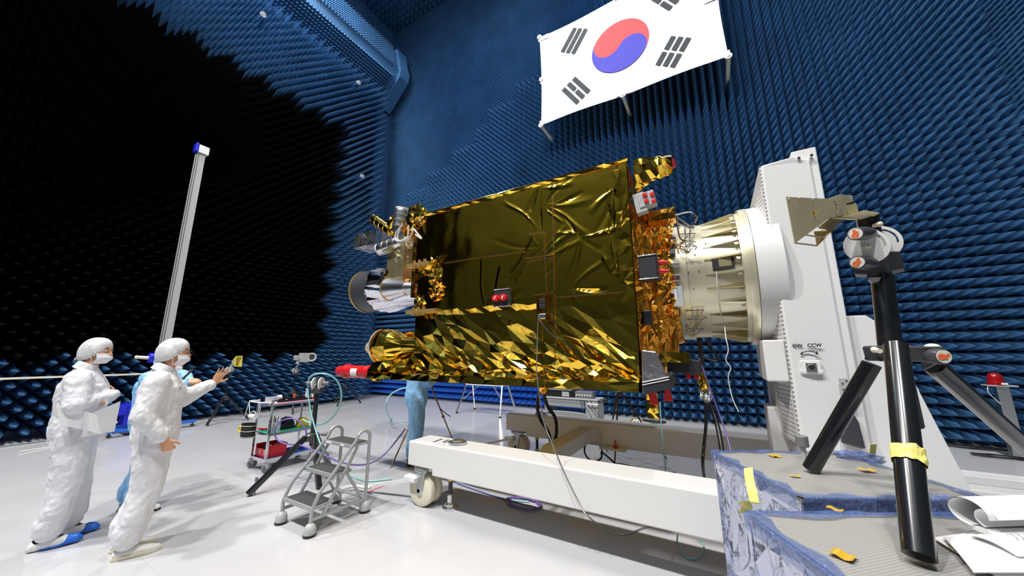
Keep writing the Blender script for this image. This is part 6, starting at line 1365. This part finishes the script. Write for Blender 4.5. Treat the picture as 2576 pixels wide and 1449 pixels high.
def person(name_label, loc, rz, J, suit, cap=True, mask=True, glasses=False, shoe=None, hood=False, lean=0.0, hands=None, wr=None, hr=0.0):
    """J: joints in the person's frame (x forward, y left, z up)"""
    t = thing('person', name_label, 'person', loc, rz)
    H = V3(J['head']); NK = V3(J['neck'])
    TURN = Matrix.Translation(H) @ Matrix.Rotation(hr, 4, 'Z') @ Matrix.Translation(-H)
    # the body itself: one mesh from feet to head and fingers
    b = MB(); head_shape(b, H); b.v = [tuple(TURN@V3(v)) for v in b.v]; b.capsule(NK+V3((-.01, 0, -.06)), .058, H+V3((-.022, 0, -.075)), .054)
    b.loft([ring(J['pelvis'], .10, .15), ring(V3(J['pelvis']).lerp(V3(J['chest']), .45), .09, .13), ring(J['chest'], .11, .17), ring(V3(J['chest']).lerp(NK, .7), .075, .12), ring(NK, .05, .06)], 20)
    for s_ in ('r', 'l'):
        b.capsule(J['sh'+s_], .052, J['el'+s_], .040); b.capsule(J['el'+s_], .040, J['wr'+s_], .027)
        b.capsule(V3(J['hip'+s_]), .080, J['kn'+s_], .055); b.capsule(J['kn'+s_], .052, J['an'+s_], .036); an = V3(J['an'+s_]); b.capsule(an+V3((-.02, 0, -.05)), .036, an+V3((.13, 0, -.065)), .026)
    if hands:
        for (wr_, d_, n_, sd, sp, cu, cs) in hands: hand(b, wr_, d_, n_, sd, sp, cu, curls=cs)
    body = blob('body', b, 'skin', t, voxel=.0062, smooth_it=2)
    # coverall
    b = MB(); pel, che = V3(J['pelvis']), V3(J['chest']); W_ = J.get('girth', 1.0)
    b.loft([ring(pel+V3((0, 0, -.14)), .14*W_, .18*W_), ring(pel+V3((-.005, 0, -.03)), .158*W_, .205*W_), ring(pel.lerp(che, .35), .154*W_, .20*W_), ring(pel.lerp(che, .72), .156*W_, .215*W_), ring(che, .148*W_, .222*W_), ring(che.lerp(NK, .55), .112, .178), ring(NK+V3((0, 0, -.015)), .074, .082), ring(NK+V3((.0, 0, .035)), .064, .068)], 28)
    for s_, sg in (('r', -1), ('l', 1)):
        sh, el, wr_, hp, kn, an = [V3(J[k+s_]) for k in ('sh', 'el', 'wr', 'hip', 'kn', 'an')]
        b.capsule(sh, .094, el, .084); b.capsule(el, .084, el.lerp(wr_, .88), .060)
        b.capsule(hp+V3((0, 0, .02)), .134, kn, .110); b.capsule(kn, .110, an+V3((0, 0, .12)), .096); b.capsule(an+V3((-.01, 0, .12)), .096, an+V3((-.01, 0, .06)), .092)
    st = blob('coverall', b, suit, t, voxel=.013, smooth_it=5, wr=wr or [(.20, .022), (.06, .012)])
    for s_ in ('r', 'l'):   # cuffs
        el, wr_ = V3(J['el'+s_]), V3(J['wr'+s_]); d = (wr_-el).normalized(); b = MB(); b.lathe(wr_-d*.055, d, [(0, .053), (.02, .050), (.05, .037), (.062, .040), (.062, .030)], 24); b.build('cuff', suit, t, local=True, smooth=50)
    b = MB(); fx = pel.x+.15*W_; b.tube([pel+V3((.155*W_, 0, -.02)), pel.lerp(che, .35)+V3((.141*W_, 0, 0)), pel.lerp(che, .72)+V3((.146*W_, 0, 0)), che+V3((.145*W_, 0, 0)), NK+V3((.078, 0, .0))], .006, 6); b.build('zip_flap', 'suit_white' if suit == 'suit_white' else suit, t, local=True, smooth=60)
    b = MB(); b.lathe(NK+V3((-.004, 0, -.015)), V3((H.x-NK.x-.01, 0, .12)), [(0, .082), (.03, .076), (.062, .070), (.066, .064), (.05, .06)], 28); b.build('collar', suit, t, local=True, smooth=50)
    # eyes and brows
    for k in (-1, 1):
        b = MB(); b.ball(H+V3((.081, k*.031, .012)), (.008, .0145, .0065), 12, 8); b.build('eye', 'white_plastic', t, local=True, smooth=60)
        b = MB(); b.ball(H+V3((.0865, k*.031, .012)), (.004, .006, .0058), 10, 8); b.build('pupil', 'black_plastic', t, local=True, smooth=60)
        b = MB(); b.tube([H+V3((.086, k*.014, .034)), H+V3((.087, k*.03, .040)), H+V3((.079, k*.050, .034))], .0035, 5); b.build('eyebrow', 'hair', t, local=True, smooth=60)
    b = MB(); b.ball(H+V3((-.030, 0, .012)), (.078, .078, .090), 20, 14); b.build('hair', 'hair', t, local=True, smooth=60)
    if cap:   # pleated bouffant cap, elastic band from brow to nape
        b = MB(); n, m_ = 60, 16; R_ = random.Random(int(loc[0]*100)); vs = []
        for j in range(m_+1):
            tt = j/m_; a = -.62+(PI/2+.62)*tt
            for i in range(n):
                ph = 2*PI*i/n; pl_ = 1+(.010*math.sin(ph*17+j*.5)+.030*noise.noise(V3((math.cos(ph)*2.2, math.sin(ph)*2.2, tt*2+loc[0]))))*(1-tt*.55)
                r = max(0, math.cos(a))**(.85 if a > 0 else .35)
                x = -.022+.108*r*math.cos(ph)*pl_; y = .093*r*math.sin(ph)*pl_; z = .026+.112*math.sin(a)*pl_
                z -= .045*(1-math.cos(ph))*.5*(1-tt)                       # lower at the back
                z += .050*max(0, math.cos(ph))*(1-tt)**1.5; x -= .012*max(0, -math.cos(ph))*(1-abs(tt-.35))
                if j == 0: x = -.02+(x+.02)*.88; y *= .86
                vs.append(H+V3((x, y, z)))
        b.add(vs, [(j*n+i, j*n+(i+1) % n, (j+1)*n+(i+1) % n, (j+1)*n+i) for j in range(m_) for i in range(n)]); cp = b.build('hair_cap', 'cap_white', t, local=True, smooth=80)
        b = MB(); b.tube([vs[i] for i in range(n)]+[vs[0]], .0045, 6, smooth=0); b.build('elastic_band', 'mask_white', cp, local=True, smooth=60)
        if cap == 'tie':
            b = MB(); b.ball(H+V3((-.135, 0, -.055)), (.022, .016, .014), 10, 8); b.tube([H+V3((-.13, 0, -.055)), H+V3((-.155, .0, -.06)), H+V3((-.17, .01, -.072))], [.010, .004], 6); b.build('cap_tie', 'cap_white', cp, local=True, smooth=60)
    if mask:
        b = MB(); n, m_ = 20, 10; vs = []
        for j in range(m_+1):
            v = j/m_
            for i in range(n+1):
                u = i/n*2-1; ph = u*1.12
                rr = .106-.020*abs(v-.45)*2-.010*abs(u)+.0018*math.sin(v*22)
                x = .004+rr*math.cos(ph)*(1.03 if .3 < v < .7 else 1); y = .083*math.sin(ph); z = -.012-.094*v
                x -= .022*max(0, v-.62)/.38
                vs.append(H+V3((x, y, z)))
        b.add(vs, [(j*(n+1)+i, j*(n+1)+i+1, (j+1)*(n+1)+i+1, (j+1)*(n+1)+i) for j in range(m_) for i in range(n)]); mk = b.build('face_mask', 'mask_white', t, local=True, smooth=60)
        for k in (-1, 1):
            e = 0 if k < 0 else n; b = MB(); b.tube([vs[e], H+V3((.02, k*.083, .005)), H+V3((-.02, k*.086, .022))], .0024, 5, smooth=3); b.tube([vs[m_*(n+1)+e], H+V3((.01, k*.084, -.045)), H+V3((-.035, k*.08, -.035))], .0024, 5, smooth=3); b.build('mask_loop', 'mask_white', mk, local=True, smooth=60)
    if glasses:
        b = MB()
        for k in (-1, 1):
            c_ = H+V3((.101, k*.033, .008)); b.tube([c_+V3((-.006*abs(math.cos(a)) if False else 0, .024*math.cos(a), .018*math.sin(a))) for a in [2*PI*i/20 for i in range(21)]], .0018, 5, smooth=0)
            b.tube([c_+V3((0, k*.024, .006)), H+V3((.06, k*.078, .012)), H+V3((-.01, k*.084, .006))], .0018, 5, smooth=0)
        b.tube([H+V3((.101, -.009, .010)), H+V3((.104, 0, .013)), H+V3((.101, .009, .010))], .0018, 5, smooth=0); b.build('glasses', 'black_plastic', t, local=True, smooth=60)
    if hood:
        b = MB(); b.ball(H+V3((-.028, 0, .01)), (.112, .104, .128), 20, 14); b.capsule(NK, .085, H+V3((-.03, 0, -.08)), .085); blob('hood', b, suit, t, voxel=.012, smooth_it=3, wr=[(.08, .015)])
    if hr:   # the head is turned on the neck
        for ch in t.children_recursive:
            if ch.name.split('.')[0] in ('eye', 'pupil', 'eyebrow', 'hair', 'hair_cap', 'elastic_band', 'cap_tie', 'face_mask', 'mask_loop', 'glasses'): ch.data.transform(TURN)
    # shoes
    for s_ in ('r', 'l'):
        an = V3(J['an'+s_]); ft = V3((an.x, an.y, 0)); b = MB()
        if shoe == 'slipon':
            b.loft([((ft.x-.085, ft.y, .030), (0, .001, 0), (0, 0, .001)), ((ft.x-.075, ft.y, .040), (0, .034, 0), (0, 0, .030)), ((ft.x-.02, ft.y, .046), (0, .038, 0), (0, 0, .038)), ((ft.x+.06, ft.y, .040), (0, .044, 0), (0, 0, .032)), ((ft.x+.13, ft.y, .034), (0, .046, 0), (0, 0, .024)), ((ft.x+.18, ft.y, .030), (0, .032, 0), (0, 0, .016)), ((ft.x+.20, ft.y, .028), (0, .003, 0), (0, 0, .002))], 18)
            sh_ = b.build('shoe', 'white_plastic', t, local=True, smooth=50)
            b = MB(); out = [(-.09, 0), (-.075, .036), (-.02, .040), (.06, .046), (.13, .048), (.18, .034), (.205, 0), (.18, -.034), (.13, -.048), (.06, -.046), (-.02, -.040), (-.075, -.036)]
            b.prism([(ft.x+x, ft.y+y, .001) for x, y in out], (0, 0, .026)); b.build('sole', 'cream_plastic', sh_, local=True, bevel=.004)
        elif shoe == 'cover':
            b.loft([((ft.x-0.113, ft.y, .026), (0, .002, 0), (0, 0, .002)), ((ft.x-0.096, ft.y, .036), (0, .038, 0), (0, 0, .034)), ((ft.x-0.017, ft.y, .048), (0, .046, 0), (0, 0, .046)), ((ft.x+0.052, ft.y, .046), (0, .050, 0), (0, 0, .044)), ((ft.x+0.113, ft.y, .038), (0, .050, 0), (0, 0, .034)), ((ft.x+0.165, ft.y, .034), (0, .036, 0), (0, 0, .026)), ((ft.x+0.187, ft.y, .03), (0, .004, 0), (0, 0, .004))], 20)
            sh_ = blob('shoe_cover', b, 'mask_white', t, voxel=.008, smooth_it=2, wr=[(.03, .010)])
            b = MB(); b.loft([((ft.x+0.074, ft.y, .030), (0, .046, 0), (0, 0, .030)), ((ft.x+0.113, ft.y, .040), (0, .054, 0), (0, 0, .040)), ((ft.x+0.165, ft.y, .037), (0, .042, 0), (0, 0, .032)), ((ft.x+0.196, ft.y, .032), (0, .008, 0), (0, 0, .008))], 20); b.loft([((ft.x-0.035, ft.y, .012), (0, .044, 0), (0, 0, .0121)), ((ft.x+0.087, ft.y, .014), (0, .055, 0), (0, 0, .0141))], 16); blob('toe_cover', b, 'blue_plastic', sh_, voxel=.007, smooth_it=2, wr=[(.03, .008)])
            b = MB(); b.loft([((ft.x-0.065, ft.y, .082), (0, .024, 0), (.024, 0, 0)), ((ft.x-0.026, ft.y, .092), (0, .036, 0), (.04, 0, .0)), ((ft.x+0.026, ft.y, .090), (0, .034, 0), (.035, 0, 0)), ((ft.x+0.061, ft.y, .080), (0, .02, 0), (.02, 0, 0))], 14); b.capsule(ft+V3((-.05, 0, .065)), .036, ft+V3((.05, 0, .062)), .034); b.build('shoe', 'hair', t, local=True, smooth=60)
        else:
            b.loft([((ft.x-.085, ft.y, .030), (0, .001, 0), (0, 0, .001)), ((ft.x-.075, ft.y, .040), (0, .034, 0), (0, 0, .036)), ((ft.x-.01, ft.y, .05), (0, .042, 0), (0, 0, .046)), ((ft.x+.09, ft.y, .040), (0, .046, 0), (0, 0, .036)), ((ft.x+.17, ft.y, .032), (0, .036, 0), (0, 0, .026)), ((ft.x+.19, ft.y, .028), (0, .003, 0), (0, 0, .002))], 18)
            sh_ = b.build('shoe', shoe or 'white_plastic', t, local=True, smooth=50)
            b = MB(); out = [(-.088, 0), (-.075, .036), (-.01, .042), (.09, .047), (.17, .036), (.193, 0), (.17, -.036), (.09, -.047), (-.01, -.042), (-.075, -.036)]; b.prism([(ft.x+x, ft.y+y, .001) for x, y in out], (0, 0, .018)); b.build('sole', 'black_plastic', sh_, local=True)
    return t

# 1: arms folded over papers, leaning a little forward
P1 = dict(head=(.005, 0, 1.622), neck=(-.055, 0, 1.475), chest=(-.04, 0, 1.32), pelvis=(-.02, 0, .96), girth=1.06,
    shr=(-.05, -.185, 1.385), elr=(-.02, -.265, 1.165), wrr=(.165, .03, 1.225), shl=(-.05, .185, 1.385), ell=(.05, .255, 1.17), wrl=(.11, -.15, 1.165),
    hipr=(-.02, -.09, .90), knr=(.005, -.10, .50), anr=(-.025, -.10, .085), hipl=(-.02, .09, .90), knl=(.02, .10, .50), anl=(.045, .10, .085))
p1 = person('leftmost person, white coverall, arms folded over papers, blue toe covers on the shoes', (-5.10, .90, 0), math.radians(72), P1, 'suit_white', cap='tie', shoe='cover', hr=math.radians(-26),
    hands=[((.16, .04, 1.225), (-.25, .95, .0), (-.9, -.2, -.1), 1, .05, .35, None), ((.10, -.16, 1.165), (-.65, -.7, .0), (-.8, .4, .1), -1, .05, .35, None)])
b = MB(); a0 = V3((-.10, -.30, 1.19)); 
def PP(u, v): return V3((-.12+.24*u+.05*v, -.315+.03*math.sin(u*3), 1.185-.105*u-.19*v+.02*v*v))
n_ = 10; vs = [PP(i/n_, j/n_) for j in range(n_+1) for i in range(n_+1)]
Mw = WORLD[p1.name]; vs = [Mw@v for v in vs]
b.add(vs+[v+(Mw.to_3x3()@V3((0, -.003, 0))) for v in vs], [(j*(n_+1)+i, j*(n_+1)+i+1, (j+1)*(n_+1)+i+1, (j+1)*(n_+1)+i) for j in range(n_) for i in range(n_)]+[(121+(j+1)*(n_+1)+i, 121+(j+1)*(n_+1)+i+1, 121+j*(n_+1)+i+1, 121+j*(n_+1)+i) for j in range(n_) for i in range(n_)])
tag(b.build('paper_sheets', 'paper', off=vs[0], smooth=60), 'white paper sheets tucked under the folded arms of the leftmost person', 'paper')
b = MB()
def P2s(u, v): return V3((.06+.17*u, -.31+.16*u, 1.06+.02*v-.16*(1-v)+.09*u*v))
vs = [Mw@P2s(i/6, j/6) for j in range(7) for i in range(7)]; b.add(vs+[v+(Mw.to_3x3()@V3((0, -.002, 0))) for v in vs], [(j*7+i, j*7+i+1, (j+1)*7+i+1, (j+1)*7+i) for j in range(6) for i in range(6)])
tag(b.build('paper_sheets', 'paper', off=vs[0], smooth=60), 'upper loose corner of paper held at the chest of the leftmost person', 'paper')

# 2: pointing with an open hand towards the satellite
P2 = dict(head=(.050, 0, 1.612), neck=(-.020, 0, 1.465), chest=(-.005, 0, 1.31), pelvis=(.02, 0, .95), girth=1.0,
    shr=(-.02, -.180, 1.375), elr=(-.06, -.255, 1.10), wrr=(.085, -.25, .915), shl=(.0, .175, 1.375), ell=(.13, .25, 1.175), wrl=(.345, .25, 1.31),
    hipr=(.02, -.085, .90), knr=(.025, -.09, .49), anr=(-.02, -.09, .085), hipl=(.02, .085, .90), knl=(.02, .09, .49), anl=(-.06, .09, .085))
p2 = person('person in white coverall, glasses and mask raising an open hand toward the satellite', (-4.33, 1.19, 0), math.radians(70), P2, 'suit_white', glasses=True, shoe='slipon', hr=math.radians(-14),
    hands=[((.095, -.25, .90), (.35, .05, -1), (.2, 1, .1), 1, .05, 1.3, None), ((.355, .25, 1.315), (.42, .0, .90), (.2, -1, 0), 1, .34, .06, [.10, .05, .06, .10])])
b = MB(); b.box((.125, -.105, 1.30), (.004, .07, .022), (0, 0, -.75)); b.build('name_tag', 'white_plastic', p2, local=True)
for k in range(3):
    q = MB(); q.box((.129, -.09-.016*k, 1.30), (.002, .007, .009), (0, 0, -.75)); q.build('tag_mark', 'ink', p2, local=True)

# 3: in blue behind the second person, writing on a pad
P3 = dict(P2); P3.update(girth=.88, head=(.07, 0, 1.50), neck=(.0, 0, 1.40), chest=(-.055, 0, 1.28), pelvis=(-.03, 0, .93), shr=(-.04, -.17, 1.34), elr=(.04, -.27, 1.13), wrr=(.25, -.19, 1.29), shl=(-.03, .18, 1.36), ell=(.17, .25, 1.33), wrl=(.27, .09, 1.24), anl=(-.06, .09, .085), anr=(.02, -.09, .085))
p3 = person('person in blue coverall standing behind the pointing person, writing on a black pad', (-5.38, 1.44, 0), math.radians(66), P3, 'suit_blue', hood=True, cap=False, mask=True, shoe='white_plastic',
    hands=[((.26, -.185, 1.295), (.85, .3, .15), (0, .6, -.8), 1, .05, .75, None), ((.28, .085, 1.245), (.4, -.9, .0), (-.3, -.3, .9), 1, .08, .4, None)])
Mw = WORLD[p3.name]
pd = thing('clipboard', 'black clipboard held up by the person in blue behind the pointing person', 'clipboard', Mw@V3((.20, .0, 1.25)), math.radians(66))
b = MB(); Rm = Mw.to_3x3()@Euler((0, -1.0, 0)).to_matrix(); c_ = Mw@V3((.20, -.01, 1.325)); b.box(c_, (.26, .20, .006), Rm); b.build('board', 'black_matte', pd)
b = MB(); b.box(c_+Rm@V3((.0, 0, .0045)), (.24, .18, .002), Rm); b.build('sheet', 'paper', pd); b = MB(); b.box(c_+Rm@V3((.11, 0, .008)), (.02, .07, .010), Rm); b.build('clip', 'zinc', pd)
b = MB(); a_ = Mw@V3((.35, -.13, 1.30)); e_ = Mw@V3((.215, -.10, 1.325)); b.cyl(a_, a_.lerp(e_, .85), .0045, .0045, 8); b.cyl(a_.lerp(e_, .85), e_, .0045, .001, 8); tag(b.build('pen', 'black_plastic', off=a_, smooth=40), 'black pen held over the clipboard by the person in blue', 'pen')

# 4: blue trousers below the satellite, facing away
P4 = dict(P2); P4.update(head=(.10, 0, 1.58), neck=(.03, 0, 1.44), chest=(.02, 0, 1.28), pelvis=(0, 0, .97), girth=1.12, shr=(.0, -.18, 1.34), elr=(.15, -.22, 1.18), wrr=(.33, -.12, 1.30), shl=(.0, .18, 1.34), ell=(.15, .22, 1.18), wrl=(.33, .12, 1.34), hipr=(0, -.11, .90), knr=(.01, -.125, .50), anr=(-.02, -.125, .085), hipl=(0, .11, .90), knl=(.03, .125, .50), anl=(.0, .125, .085))
p4 = person('person in pale blue coverall standing behind the satellite, only the legs showing below it', (-4.10, 4.08, 0), math.radians(52), P4, 'suit_blue', hood=True, cap=False, mask=True, shoe='wood',
    hands=[((.34, -.12, 1.305), (.8, 0, .5), (0, 0, -1), 1, .1, .3, None), ((.34, .12, 1.345), (.8, 0, .5), (0, 0, -1), -1, .1, .3, None)])
